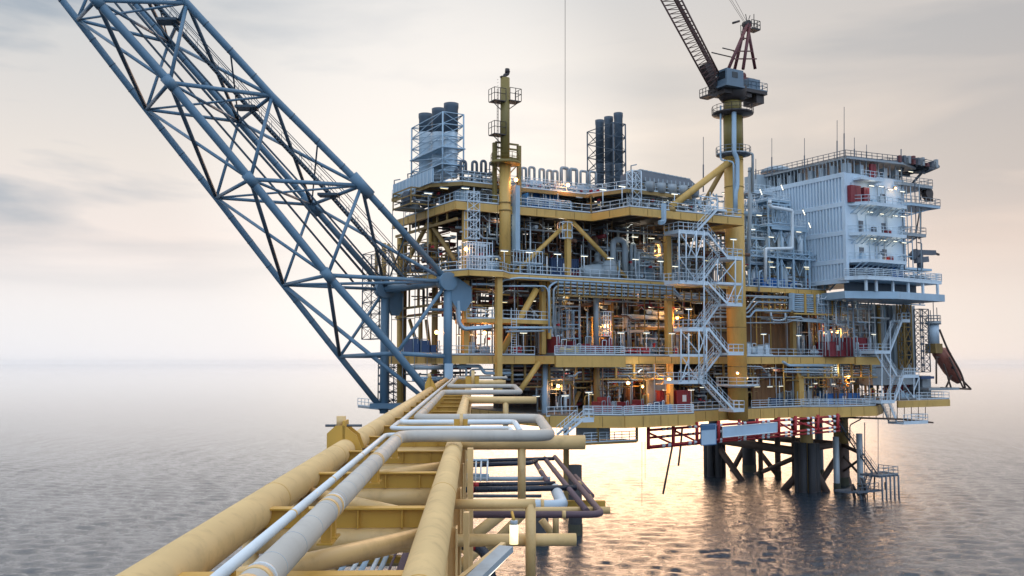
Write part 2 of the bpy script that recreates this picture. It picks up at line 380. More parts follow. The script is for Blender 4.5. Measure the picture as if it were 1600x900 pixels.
# pipes on top of the bridge
PH=BD-1.95
LP_=[ (24.9,-1.9),(24.9,1.95),(32.2,2.15),(32.2,-1.9),(58,-1.9),(58,2.75),(71,2.95),(71,-1.9),(104,-1.9),(104,3.4) ]
big=T('large_pipe','fat grey insulated pipe with expansion loops lying on the bridge','pipe',BF((6,-1.9,.45)))
pts=[(3,-1.9,PH)]+[(a,b,PH) for a,b in LP_]+[(110,3.5,PH)]
MB(BF).path(pts,.153,20,.62).build('pipe_jacket',INS,big)
for wv in (5.6,8.2,8.55,12.6,13.0,18.6,18.8,23.2,36,41,46,51,56,76,82,88,95,101):
    m=MB(BF); m.tube((wv,-1.9,PH),(wv+.10,-1.9,PH),.163,20); m.build('clamp_band',BYE,big)
    m=MB(BF); m.box(wv-.02,wv+.12,-1.96,-1.84,.046,PH-.15); m.box(wv-.12,wv+.22,-2.0,-1.80,.046,.07); m.build('pipe_shoe',BYD,big)
sv_=4.0
while sv_<24:
    MB(BF).tube((sv_,-1.9,PH),(sv_+.018,-1.9,PH),.1555,20).build('jacket_seam',GRY,big); sv_+=1.05
for wv in (8.75,13.15):
    MB(BF).tube((wv,-1.9,PH),(wv+.05,-1.9,PH),.160,20).build('sleeve_ring',THW,big)
ths=T('thin_pipe','slim white pipe running left of the fat grey pipe on bridge','pipe',BF((6,-2.32,.45)))
MB(BF).path([(3,-2.3,PH),(25.3,-2.3,PH),(25.3,-1.2,PH),(25.3,-.5,PH)],.058,14,.3).build('pipe_run',THW,ths)
for wv in (8.4,12.4,15.8,19.8): 
    m=MB(BF); m.tube((wv,-2.3,PH),(wv+.06,-2.3,PH),.064,14); m.build('clamp_band',BYE,ths)
    m=MB(BF); m.box(wv+.9,wv+1.0,-2.34,-2.26,.046,PH-.05); m.box(wv+.8,wv+1.1,-2.2,-1.95,.3,.33); m.build('pipe_guide',BYD,ths)
t2=T('thin_pipe','slim white pipe looping right above first grey pipe loop','pipe',BF((31,-2.3,.45)))
MB(BF).path([(100,-2.3,PH),(30.3,-2.3,PH),(30.3,1.25,PH),(26.2,1.25,PH)],.085,12,.25).build('pipe_run',THW,t2)
t3=T('thin_pipe','slimmest white pipe nested inside the first grey pipe loop','pipe',BF((27,-2.3,.45)))
MB(BF).path([(30.2,-2.35,PH+.02),(27.4,-2.35,PH+.02),(27.4,1.0,PH+.02),(25.9,1.0,PH+.02)],.06,12,.25).build('pipe_run',THW,t3)
for k_,(px,py,Y,lb) in enumerate([(720,659,28.6,'yellow bracket plate holding pipes in the first pipe loop'),(738,592,80,'small yellow bracket beside the far pipe loop')]):
    q=P(px,py,Y); g=T('pipe_bracket',lb,'bracket',q)
    s_=Y/1500
    m=MB(WF); m.raw([(q.x-10*s_,q.y,q.z-9*s_),(q.x+10*s_,q.y,q.z-9*s_),(q.x+11*s_,q.y,q.z+4*s_),(q.x-11*s_,q.y,q.z+4*s_),(q.x-10*s_,q.y+.04,q.z-9*s_),(q.x+10*s_,q.y+.04,q.z-9*s_),(q.x+11*s_,q.y+.04,q.z+4*s_),(q.x-11*s_,q.y+.04,q.z+4*s_)],[(3,2,1,0),(4,5,6,7),(0,1,5,4),(1,2,6,5),(2,3,7,6),(3,0,4,7)])
    m.build('plate',BYD,g)
    MB(WF).tube((q.x+1*s_,q.y-.05,q.z-10*s_),(q.x+1*s_,q.y-.05,q.z+13*s_),3*s_*.9,10).build('pin',BYE,g)
# lug guides on the left chord
def lug(wv,s_,lb):
    g=T('lifting_lug',lb,'lug',BF((wv,AL-.1,.2)))
    m=MB(BF)
    for dw in (-.35,.35):
        m.raw([(wv+dw-.03,AL-.45,-.05),(wv+dw-.03,AL+.5,-.05),(wv+dw-.03,AL+.35,.35),(wv+dw-.03,AL+.02,.85*s_),(wv+dw-.03,AL-.22,.85*s_),(wv+dw-.03,AL-.45,.4),
               (wv+dw+.03,AL-.45,-.05),(wv+dw+.03,AL+.5,-.05),(wv+dw+.03,AL+.35,.35),(wv+dw+.03,AL+.02,.85*s_),(wv+dw+.03,AL-.22,.85*s_),(wv+dw+.03,AL-.45,.4)],
              [(5,4,3,2,1,0),(6,7,8,9,10,11)]+[(i,(i+1)%6,6+(i+1)%6,6+i) for i in range(6)])
    m.build('cheek_plate',BYD,g)
    m=MB(BF); m.box(wv-.38,wv+.38,AL-.03,AL+.04,-.05,1.02*s_); m.build('rib_plate',BYD,g)
    MB(BF).tube((wv,AL-.12,.75*s_),(wv,AL-.12,1.18*s_),.13,12).build('stub',BYE,g)
    MB(BF).tube((wv,AL-.55,.82*s_),(wv,AL+.45,.82*s_),.035,8).build('cross_pin',DGR,g)
lug(26.8,.72,'big yellow lifting lug standing on the near left bridge chord')
lug(78,1.1,'small far lifting lug on the left bridge chord by the blue truss')
# lower pipes inside the bridge
grp='small service pipes low inside the bridge'
for i,(a,r,m_,lb) in enumerate([(-2.95,.055,LBL,'pale blue'),(-2.72,.05,THW,'white'),(-2.50,.06,LBL,'light blue'),(-2.28,.05,THW,'thin white'),(-2.08,.055,GRY,'grey'),(-1.9,.03,PUR,'hair thin purple'),(-1.62,.10,PUR,'medium purple brown'),(-1.33,.085,DGR,'dark grey'),(-1.05,.13,PUR,'fattest purple brown')]):
    o=T('service_pipe',lb+' service pipe low inside the bridge, '+ordl(i,9),'pipe',BF((10,a,-2.3)),grp)
    MB(BF).tube((3,a,-2.25-.04*(i%2)),(118,a,-2.25-.04*(i%2)),r,12).build('pipe_run',m_,o)
    m=MB(BF)
    for wv in (13.6,20.3,26.5): m.tube((wv,a,-2.25-.04*(i%2)),(wv+.09,a,-2.25-.04*(i%2)),r+.02,12)
    m.build('clamp_band',BYE,o)
for i,wv in enumerate([7.2+2.39*j for j in range(14)]):
    MB(BF).box(wv-.1,wv+.1,AL+.1,AR-.1,-2.52,-2.38).build('pipe_support_beam',BYD,br)
# pipes looping out to the right below the bridge
def opipe(name,lb,pts,r,m_,bend=.4,n=14,bands=()):
    o=T(name,lb,'pipe',P(*pts[0]))
    MB(WF).path([P(*p) for p in pts],r,n,bend).build('pipe_run',m_,o)
    for a,b in bands:
        MB(WF).tube(P(*a),P(*b),r*1.14,n).build('clamp_band',BYE,o)
    return o
opipe('looped_pipe','purple brown pipe making the widest bend right below the bridge',[(700,804,29),(941,804,29),(867,714,46)],.105,PUR,.5,bands=[((878,804,29),(884,804,29)),((905,758,36.2),(903.5,756,36.5)),((921,779,32.6),(919.5,777,32.9))])
opipe('looped_pipe','purple brown pipe running away just inside the widest bend',[(917,799,29.5),(851,716,45.5)],.10,PUR,0,bands=[((893,769,34.6),(891.5,767,34.9)),((866,735,41),(865,733.5,41.4))])
opipe('looped_pipe','slim grey brown pipe falling away left of the purple pipes',[(856,754,36.6),(835,720,45)],.10,PUR,0,bands=[((846,738,40.2),(845,736.5,40.6))])
opipe('looped_pipe','short brown pipe outermost beside the widest purple bend',[(925,775,33.5),(899,744,39.5)],.09,PUR,0)
opipe('straight_pipe','glossy black pipe with red marks below the bridge, front one',[(690,766,34.6),(901,762,34.6)],.105,BLK,0,bands=[((812,764,34.6),(819,764,34.6))])
opipe('straight_pipe','glossy black pipe right behind the front black pipe',[(700,758,36.6),(868,755.5,36.6)],.09,BLK,0)
opipe('straight_pipe','far black pipe under yellow outrigger tube',[(700,728,42.5),(828,723.5,42.5),(838,720,43.5)],.10,BLK,.2)
opipe('straight_pipe','farthest black pipe close under the yellow outrigger tube',[(700,721,44.5),(866,716.5,44.5)],.085,BLK,0)
opipe('elbow_pipe','fat pale blue pipe with an elbow under the black pipes',[(690,791,31.8),(880,791,31.8),(868,764,35.5)],.20,WLL,.55,18,bands=[((845,791,31.8),(850,791,31.8))])
opipe('straight_pipe','grey pipe with purple tint below the far black pipes',[(700,748,38),(860,748,38)],.09,GRY,0)
opipe('straight_pipe','slim dark pipe just under the grey tinted pipe',[(700,775,35.5),(846,775,35.5)],.06,DGR,0)
opipe('elbow_pipe','black elbow pipe with a red band beneath the fluorescent lamp',[(700,851,24),(756,851,24),(768,905,23.5)],.13,BLK,.45)
m=MB(WF); a_=P(884,797,33); b_=P(946,783,33); m.box(a_.x,b_.x,a_.y,a_.y+.25,a_.z,b_.z); m.build('outrigger_beam',BYD,br)
for i,(px,py) in enumerate([(731,765.5),(739,757.5),(729,852)]):
    q=P(px,py,(34.55,36.55,23.95)[i]); o=MB(WF).tube(q,q+Vector((.22,0,0)),(.112,.097,.135)[i],14).build('pipe_mark_band',SRD); tag(o,['red marking band on the front black pipe','red marking band on the black pipe behind','red marking band on the black elbow pipe'][i],'marking')
# white ladder frame near pipes
o=T('small_frame','small white barred frame right of the bridge chord','frame',P(745,742,37))
m=MB(WF)
for x in (736,744,752,762): m.tube(P(x,719,37),P(x-1.5,752,36.5),.035,6)
m.build('bar',THW,o)
m=MB(WF); m.tube(P(724,719,37),P(763,719,37),.05,6); m.beam(P(724,742,36.8),P(764,743,36.8),.12,.12); m.build('rail',LBL,o)
o=T('identity_plate','small white plate behind the pale blue elbow pipe','plate',P(842,778,34))
m=MB(WF); a=P(832,782,34); m.box(a.x,a.x+.40,a.y,a.y+.25,a.z,a.z+.015); m.build('plate',THW,o)
# lamp fixtures by the bridge
o=T('bulkhead_lamp','lit yellow fluorescent lamp hanging upright below the bridge','lamp',P(803,836,19))
a,b=P(803,820,19),P(803,850,19); MB(WF).tube(b,a,.085,12).build('diffuser',TUY,o)
c_=P(803,813,19); MB(WF).tube(a,c_,.075,12).build('cap',GRY,o); MB(WF).tube(c_,P(800,800,19.2),.03,6).build('bracket',BYD,o)
o=T('strip_lamp','long grey strip lamp with a lit lower edge on a diagonal arm','lamp',P(770,885,17))
MB(WF).beam(P(730,915,15.5),P(791,857,17),.26,.10).build('housing',GRY,o)
MB(WF).beam(P(735,914,15.4)-Vector((0,.05,.10)),P(793,861,17)-Vector((0,.05,.05)),.06,.05).build('tube',TUB,o)
MB(WF).beam(P(720,905,15.9),P(787,851,17.2),.09,.09).build('arm',BYE,o)
# ---------------- flare boom (blue truss) ----------------
boom=T('lattice_boom','huge blue tubular lattice boom rising from the platform to the upper left','boom',P(700,440,119))
def bpt(y0,x0,Y0,x1,y1,Y1):
    return P(x0,y0,Y0),P(x1,y1,Y1)
def solve(px,py,base,eu=-1):   # point on the ray whose horizontal offset from base is along -u
    b=base; d=ray(px,py)
    # b + t*(-UA) has same X/Y as ray
    k=d.x/d.y; t=(b.x-k*b.y)/(UA.x-k*UA.y)
    Y=b.y-t*UA.y
    return P(px,py,Y)
A0=P(700,440,118.5); D0=P(602,452,132)
Bf=P(700,652,118.5); Cf=P(600,643,132)
A=[A0]+[solve(*p,A0) for p in ((565,290),(425,150),(292,5),(165,-130))]
D=[D0]+[solve(*p,D0) for p in ((487,320),(373,190),(264,66),(158,-56))]
B=[solve(620,552,Bf),solve(512,430,Bf),solve(391,280,Bf),solve(265,129,Bf),solve(150,0,Bf),solve(45,-125,Bf)]
C=[solve(531,557,Cf),solve(443,445,Cf),solve(338,309,Cf),solve(229,171,Cf),solve(121,31,Cf),solve(10,-112,Cf)]
def bt(p,q,r,m_=BLU,nm='brace',n=12): return MB(WF).tube(p,q,r*.72,n).build(nm,m_,boom)
def chord(pl,r,nm='chord'):
    MB(WF).path(pl,r*.66,16).build(nm,BLU,boom)
chord(A,.62); chord(D,.62); chord([Bf]+B,.70); chord([Cf]+C,.62)
def vleg(p,q,r): bt(p,q,r,BLU,'leg',16)
vleg(A0,Vector((A0.x,A0.y,P(700,592,118.5).z)),.75); vleg(D0,Vector((D0.x,D0.y,P(600,646,132).z)),.85)
vleg(A0,D0,.75)
bt(Bf*0+P(700,557,118.5),B[0],.36); bt(B[0],C[0],.36)
bt(P(700,532-48,118.5),P(667,484,119.5),.25)
bt(A0,B[0],.32); bt(D0,C[0],.30); bt(C[1],Bf,.38); bt(C[0],Vector((D0.x,D0.y,C[0].z)),.3)
for k in range(4):
    bt(A[k],B[k+1],.34); bt(B[k+1],C[k+1],.32); bt(C[k+1],D[k],.30); bt(A[k],D[k],.32)
    bt(A[k],(B[k+1]+A[k])*0+C[k+1],.26) if k in (0,) else None
for k in range(1,5):
    if k<5:
        bt(A[k],B[k],.30); bt(D[k],C[k],.28,)
for k in range(4):
    bt(A[k+1],D[k],.30,BLD); bt(D[k+1],A[k],.30)       # top face
    bt(B[k+1],C[k],.34,BLD); bt(C[k+2] if k+2<len(C) else C[k+1],B[k+1],.28)    # bottom face
for k in range(1,4): bt(B[k+1],D[k],.24); bt(C[k+1],A[k],.20) 
def blob(p,d,r,l,nm='node_can'):
    d=d.normalized(); MB(WF).tube(p-d*l/2,p+d*l/2,r*.70,16).build(nm,BLU,boom)
blob(A[1],A[1]-A[0],.95,3.2); blob(D[1],D[1]-D[0],.95,3.2)
for k in range(1,5): blob(B[k],B[k+1]-B[k],.84,1.6); 
# big gusset shells at the supports
for q,r_,dd in ((A0,1.15,.5),(D0,1.25,.42)):
    m=MB(WF); m.tube(q-UA*.2-VA*.7,q-UA*.2+VA*.7,r_,24); m.build('gusset_drum',BLU,boom)
    m=MB(WF); 
    pr=[q+Vector((0,0,1.2)),q+UA*6.2*dd+Vector((0,0,-.6)),q+UA*6.2*dd+Vector((0,0,-2.4)),q+UA*4.6*dd+Vector((0,0,-3.6)),q+UA*2.4*dd+Vector((0,0,-3.6)),q+Vector((0,0,-1.8))]
    vs=[p-VA*.35 for p in pr]+[p+VA*.35 for p in pr]
    m.raw(vs,[(0,1,2,3,4,5),(11,10,9,8,7,6)]+[(i,6+i,6+(i+1)%6,(i+1)%6) for i in range(6)]); m.build('gusset_plate',BLU,boom)
m=MB(WF); q=P(704,582,118); m.box(q.x-.7,q.x+.3,q.y-.6,q.y+.2,q.z-1.1,q.z+1.1); m.build('leg_box',LBL,boom)
q=P(595,634,131.5); m=MB(WF); m.box(q.x-1.4,q.x+2.8,q.y-1,q.y+1,q.z-.35,q.z+.35); m.build('foot_plate',BLU,boom)
# walkway and flare pipe inside the boom
def inner(f,g,k):   # point between A and D chords, dropped towards B/C
    a=A[k]*(1-f)+D[k]*f; b=B[k+1]*(1-f)+C[k+1]*f
    return a*(1-g)+b*g
wk=T('boom_walkway','dark stepped walkway climbing inside the blue boom','walkway',inner(.45,.08,1))
wp=[inner(.42,.10,k) for k in range(5)]
for k in range(4):
    a,b=wp[k],wp[k+1]; m=MB(WF); d=b-a; n_=int(d.length/.42)
    for side in (-.42,.42):
        m.beam(a+VA*side,b+VA*side,.07,.25)
    m.build('stringer',BLD,wk)
    m=MB(WF)
    for i in range(n_):
        p=a+d*(i/n_); m.box(p.x-.25,p.x+.25,p.y-.38,p.y+.38,p.z-.06,p.z+.06)
    m.build('tread',BLD,wk)
    m=MB(WF)
    for side in (-.45,.45):
        for hh in (.55,1.1): m.tube(a+VA*side+ZA*hh,b+VA*side+ZA*hh,.028,4,cap=False)
        for i in range(0,n_,4):
            p=a+d*(i/n_)+VA*side; m.tube(p,p+ZA*1.1,.028,4,cap=False)
    m.build('handrail',BLD,wk)
    m=MB(WF); m.box(b.x-1.3,b.x+1.1,b.y-1.0,b.y+1.0,b.z-.35,b.z-.05)
    m.build('rest_platform',BLD,wk)
for i,(f,g,r) in enumerate(((.75,.25,.17),(.2,.45,.12),(.62,.5,.14))):
    o=T('flare_pipe',['dark pipe inside the blue boom, nearest its far chord','thin dark pipe close to the near side inside the boom','dark pipe slung halfway down inside the blue boom'][i],'pipe',inner(f,g,0),'dark pipes running up inside the blue boom')
    MB(WF).path([inner(f,g,k) for k in range(5)],r,8).build('pipe_run',BLD,o)

# joint sleeves, weld bands and cable lines that break up the long tubes
for cl in (A,D,B,C):
    for k in range(len(cl)-1):
        a,b=cl[k],cl[k+1]; d=b-a
        for f in (.22,.5,.78):
            MB(WF).tube(a+d*f,a+d*(f+.006),.455,16).build('weld_band',BLD,boom)
for k in range(4):
    for f,g in ((.3,.0),(.34,.02)):
        MB(WF).tube(A[k]*(1-f)+D[k]*f,A[k+1]*(1-f)+D[k+1]*f,.05,5).build('cable',BLD,boom)
    bt(A[k],D[k+1],.18,BLD) if k%2 else None
    bt((A[k]+A[k+1])/2,D[k],.14,BLD)
# ================= platform =================
ZL,ZM,ZN,ZU,ZR=13.5,21.1,31.5,40.5,43.2      # lower, middle, main, upper, roof walkway
def U(px,v=0,py=560): return L(px,py,v)[0]
def rail_mb(pts,z,h=1.1,r=.04,step=1.6,toe=True,bars=2,closed=False):
    m=MB(PF)
    if closed: pts=pts+[pts[0]]
    for (a,b) in zip(pts[:-1],pts[1:]):
        A_=Vector((a[0],a[1],z)); B_=Vector((b[0],b[1],z)); d=B_-A_; n=max(1,int(round(d.length/step)))
        for i in range(bars): m.tube(A_+ZA*(h-i*h*.9/bars),B_+ZA*(h-i*h*.9/bars),r,4,cap=False)
        if toe: m.beam(A_+ZA*.08,B_+ZA*.08,.03,.15)
        for i in range(n+1):
            p=A_+d*(i/n); m.tube(p,p+ZA*h,r*1.05,4,cap=False)
    return m
def railing(parent,pts,z,mt=None,**k): return rail_mb(pts,z,**k).build('railing',mt or WHT,parent)
def stair(parent,p0,p1,wid,wdir=(0,1,0),mt=None,rails=True,closed=False):
    """p0 low, p1 high local; wid across wdir"""
    mt=mt or WHT; p0=Vector(p0); p1=Vector(p1); wv=Vector(wdir)*wid; d=p1-p0; n=max(3,int(abs(d.z)/.24))
    m=MB(PF); m.beam(p0,p1,.07,.30); m.beam(p0+wv,p1+wv,.07,.30); m.build('stringer',mt,parent)
    m=MB(PF)
    hd=Vector((d.x,d.y,0)).normalized()*.14
    for i in range(1,n):
        p=p0+d*(i/n); q=p+wv
        m.raw([p-hd,p+hd,q+hd,q-hd,p-hd-ZA*.04,p+hd-ZA*.04,q+hd-ZA*.04,q-hd-ZA*.04],[(0,1,2,3),(7,6,5,4),(0,4,5,1),(1,5,6,2),(2,6,7,3),(3,7,4,0)])
    m.build('tread',GAL if mt is WHT else mt,parent)
    if rails:
        m=MB(PF)
        for w_ in (Vector((0,0,0)),wv):
            for hh in (.55,1.05): m.tube(p0+w_+ZA*hh,p1+w_+ZA*hh,.04,4,cap=False)
            for i in range(0,6): p=p0+w_+d*(i/5); m.tube(p,p+ZA*1.05,.04,4,cap=False)
        m.build('handrail',mt,parent)
def deck(name,label,poly,z,th,edge,under=True,back=30,edgemat=None,cat='deck',ribs=(2.4,)):
    """poly: open front outline list of (u,v) left->right; closes at v=back"""
    t=T(name,label,cat,PF((poly[0][0],0,z)))
    full=poly+[(poly[-1][0],back),(poly[0][0],back)]
    m=MB(PF); m.prism(full,z-.12,z); m.build('floor_plate',FLR,t)
    # edge beam following the outline
    em=edgemat or YEL
    ring=[(poly[0][0],back)]+poly+[(poly[-1][0],back)]
    for a,b in zip(ring[:-1],ring[1:]):
        m=MB(PF); A_=Vector((a[0],a[1],z-.125)); B_=Vector((b[0],b[1],z-.125)); d=(B_-A_).normalized()
        if (B_-A_).length<.2: continue
        A2=A_+d*.0; B2=B_+d*.0
        c0=A2-ZA*(edge/2); c1=B2-ZA*(edge/2)
        m.beam(c0,c1,.28,edge-.01); m.beam(A2-ZA*(edge+.0),B2-ZA*(edge+.0),.5,.07)
        l=(B_-A_).length; n=int(l/2.6); s=MB(PF); nrm=Vector((d.y,-d.x,0))
        for i in range(1,n): 
            p=A_+d*(l*i/n)+nrm*.17; s.beam(p-ZA*.06,p-ZA*(edge-.05),.05,.05)
        m.v+=s.v if False else []
        m.build('edge_beam',em,t)
        if n>1:
            k=len(s.v); s.build('stiffener',OCH,t)
    # joists below
    us=[p[0] for p in full]; u0,u1=min(us)+.4,max(us)-.4; m=MB(PF)
    u=u0
    def vmin(u):
        for a,b in zip(poly[:-1],poly[1:]):
            if min(a[0],b[0])-1e-6<=u<=max(a[0],b[0])+1e-6:
                f=0 if abs(b[0]-a[0])<1e-6 else (u-a[0])/(b[0]-a[0]); return max(a[1]+f*(b[1]-a[1]),min(a[1],b[1]))
        return 0
    while u<u1:
        m.box(u-.09,u+.09,vmin(u)+.6,back-.4,z-.13-edge*.75,z-.125); u+=2.45
    v=1.2
    while v<back:
        m.box(u0,u1,v-.1,v+.1,z-.13-edge*.55,z-.127); v+=3.4
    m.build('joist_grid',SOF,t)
    return t
UPoly=[(-.8,0),(19.9,0),(21.1,-7),(40.6,-7),(40.6,0),(46,.2)]
NPoly=[(-2.0,.4),(-.6,-3.3),(4.2,-3.3),(6.4,-1.1),(34.4,-1.1),(36,-3.0),(42,-3.0),(46,-1),(63,-1.0)]
MPoly=[(-2,0),(10.8,0),(12.2,-2.6),(23.2,-2.6),(24,-.8),(47,-.6),(66,-.6),(67.2,-3),(72.6,-3),(73.4,-.5)]
LPoly=[(11.2,-3.0),(14.6,-5.0),(18.9,-8.4),(30.2,-8.4),(34,-3.2),(43,-1.4),(57,-1.4),(61.5,-4.4),(70,-4.4),(78,1.0)]
up=deck('upper_deck','upper deck with yellow edge beam stepping outward left of the crane',UPoly,ZU,1.0,1.0,back=20.5)
mn=deck('main_deck','main deck at half height of the platform with thin ochre edge',NPoly,ZN,.6,.62,edgemat=YEL,back=21)
md=deck('middle_deck','middle deck level with the bridge, thick yellow edge girder',MPoly,ZM,1.0,1.0,back=20)
lw=deck('lower_deck','lowest deck over the red and white truss, deep yellow girder',LPoly,ZL,1.5,1.45,back=24)
# heavier protruding girders
m=MB(PF); m.beam((12.2,-2.75,ZM-.85),(23.2,-2.75,ZM-.85),.35,1.45); m.build('deep_girder',YEL,md)
m=MB(PF); m.beam((67.2,-3.15,ZM-.7),(72.6,-3.15,ZM-.7),.35,1.2); m.build('deep_girder',YEL,md)
rw=T('roof_walkway','grey white railed walkway over the upper deck with pipes behind','walkway',PF((-2,4,ZR)))
RPoly=[(-2.4,4.2),(.6,1.0),(19.6,1.0),(22,-5.2),(33,-5.2)]
m=MB(PF)
m.prism([(-2.4,4.2),(.6,1.0),(19.6,1.0),(22,-5.2),(33,-5.2),(33,9),(18,17),(-2.4,17)],ZR-.12,ZR); m.build('floor_plate',FLR,rw)
for a,b in zip(RPoly[:-1],RPoly[1:]):
    m=MB(PF); m.beam((a[0],a[1],ZR-.3),(b[0],b[1],ZR-.3),.2,.45); m.build('edge_beam',OCH,rw)
m=MB(PF); m.beam((-2.4,4.2,ZR-.3),(-2.4,17,ZR-.3),.2,.45); m.build('edge_beam',OCH,rw)
railing(rw,RPoly,ZR); railing(rw,[(.8,1.4),(19.4,1.4)],ZR,bars=3,h=1.5,step=.9); railing(rw,[(-2.4,4.2),(-2.4,17)],ZR)
# upper deck rails, main rails ...
railing(up,[(-.8,16),(-.8,.05),(5.4,.05)],ZU); railing(up,[(8.5,.05),(19.9,.05),(21.1,-6.9),(40.5,-6.9),(40.5,-1)],ZU)
railing(up,[(9.6,-.1),(16.4,-.1)],ZU,bars=4,h=1.25,r=.06,step=1.7)
railing(mn,[(-2,12),(-2,.4),(-.6,-3.2),(4.2,-3.2),(6.4,-1),(34.4,-1)],ZN); railing(mn,[(46,-.9),(63,-.9)],ZN)
railing(md,[(-2,20),(-2,.1),(10.8,.1)],ZM); railing(md,[(12.2,-2.6),(23.2,-2.6)],ZM,bars=4,r=.055,h=1.15,step=1.55); railing(md,[(24,-.7),(34,-.6)],ZM); railing(md,[(44,-.6),(66,-.6)],ZM); railing(md,[(67.2,-3),(72.6,-3)],ZM,bars=4,r=.06,step=1.4)
railing(lw,[(18.9,-8.3),(30.2,-8.3)],ZL,bars=4,r=.06,step=1.5); railing(lw,[(14.8,-5.2),(18.7,-8.2)],ZL,bars=4,r=.05,step=1.3); railing(lw,[(30.4,-8.0),(34,-3.2),(42,-1.5)],ZL); railing(lw,[(47,-1.4),(57,-1.4)],ZL,bars=3); railing(lw,[(57.1,-1.5),(61.5,-4.4),(70,-4.4)],ZL,bars=4,r=.055,step=1.4)
# ----- main frame: columns and diagonals
fr=T('topside_frame','yellow frame of columns and diagonals carrying the decks','frame',PF((0,0,ZL)))
def col(u,v,z0,z1,r=.42,mt=YEL,sq=False,nm='column'):
    m=MB(PF)
    if sq: m.box(u-r,u+r,v-r,v+r,z0,z1)
    else: m.tube((u,v,z0),(u,v,z1),r,16)
    return m.build(nm,mt,fr)
def dia(px0,py0,px1,py1,v,r=.36,mt=YEL): 
    return MB(PF).tube(L(px0,py0,v),L(px1,py1,v),r,12).build('diagonal',mt,fr)
ed=.13
for px,v,z0,z1,r,m_,sq in [(726,.6,ZN,ZU-1,.31,YEL,True),(779,-2.6,ZL+3,ZN-.7,.36,YEL,True),(888,.5,ZN,ZU-1,.33,YEL,True),(848,.9,ZM,ZN-.7,.33,YEL,True),
     (1045,-.1,ZM,ZU-1,.40,YEL,True),(932,0.6,ZM,ZN-.7,.38,GAL,False),(932,-.5,ZL,ZM-1.5,.42,OCH,False),(851,.8,ZL-2,ZM-1,.40,LBL,False),
     (1046,-.1,ZL,ZM-1,.36,YEL,True),(727,1.0,ZM,ZN-1,.36,YEL,True),(1337,4,ZL,ZN,.5,OCH,False),(1248,.6,ZL,ZM-1,.5,YEL,True),(955,4,ZM,ZN-.7,.3,OCH,True),(1240,0,ZM,ZN,.35,OCH,True),
     (1420,6,ZL,ZN,.5,OCH,False),(858,.4,ZM+2,ZN-.7,.22,YEL,True)]:
    col(U(px,v),v,z0+ed,z1,r,m_,sq)
for v in (9,19.5):
    for u in (.6,17,34,48,62,74):
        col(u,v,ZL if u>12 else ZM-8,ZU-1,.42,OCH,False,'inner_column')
dia(890,345,797,434,.6,.30); dia(893,345,980,436,.6,.30)
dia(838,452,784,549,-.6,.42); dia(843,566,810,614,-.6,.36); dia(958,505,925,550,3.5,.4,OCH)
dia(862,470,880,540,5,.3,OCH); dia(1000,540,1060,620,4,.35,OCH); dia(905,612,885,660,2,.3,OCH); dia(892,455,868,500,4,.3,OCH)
# left face (plane u=-.6)
def ldia(a,b,r=.33,mt=YEL): return MB(PF).tube(LU(*a,u=-.2),LU(*b,u=-.2),r,12).build('left_face_member',mt,fr)
for a,b,r in [((671,348),(671,442),.38),((668,350),(612,455),.30),((674,350),(711,408),.30),((625,372),(625,460),.42),((600,380),(600,455),.35),((588,395),(588,445),.25),((607,382),(628,440),.24),((625,470),(625,640),.45),((657,500),(657,552),.3),((666,500),(672,548),.24),((640,500),(655,550),.24),((610,455),(622,500),.2)]:
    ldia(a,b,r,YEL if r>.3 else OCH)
m=MB(PF); m.beam((-.5,.2,ZU-2.3),(-.5,20,ZU-2.3),.25,.35); m.beam((-.5,.2,ZM+6.6),(-.5,20,ZM+6.6),.25,.3); m.beam((-.5,.2,ZM+5.4),(-.5,20,ZM+5.4),.2,.2); m.build('left_face_rail',OCH,fr)
for v in (3,6,9,12,15,18): 
    MB(PF).box(-.62,-.42,v-.1,v+.1,ZU-2.3,ZU-1.0).build('hanger',OCH,fr)
    MB(PF).box(-.62,-.42,v-.1,v+.1,ZM+6.6,ZN-.6).build('hanger',OCH,fr)
# intermediate mezzanine behind bridge leg (px 725-860,y 470-490)
mz=T('mezzanine','small yellow mezzanine platform between middle and main deck at left','platform',PF((0,0,25.5)))
a=L(729,505,-.3); b=L(773,498,-2.2); c=L(858,498,-.9)
zz=25.6
m=MB(PF); m.prism([(U(729,-.3),-.3),(U(773,-2.2),-2.2),(U(858,-.9),-.9),(U(858,-.9),3),(U(729,-.3),3)],zz-.5,zz); m.build('floor_plate',YEL,mz)
railing(mz,[(U(729,-.3),-.3),(U(773,-2.2),-2.2),(U(858,-.9),-.9)],zz,step=1.2)
m=MB(PF)
for uu in (U(796,-1.6),U(804,-1.6)): m.tube((uu,-2.1,ZM),(uu,-2.1,zz+1.4),.05,5)
for i in range(14): m.tube((U(796,-1.6),-2.1,ZM+.3+i*.32),(U(804,-1.6),-2.1,ZM+.3+i*.32),.03,4)
m.build('ladder',WHT,mz)
# inner mezzanine at px 1000-1100 y 508
mz2=T('mezzanine','inner ochre mezzanine behind the column at the middle of the platform','platform',PF((30,6,25)))
za=L(1060,512,4)[2]; m=MB(PF); m.box(U(955,4),U(1170,4),4,9,za-.4,za); m.build('floor_plate',OCH,mz2); railing(mz2,[(U(955,4),4.05),(U(1170,4),4.05)],za)
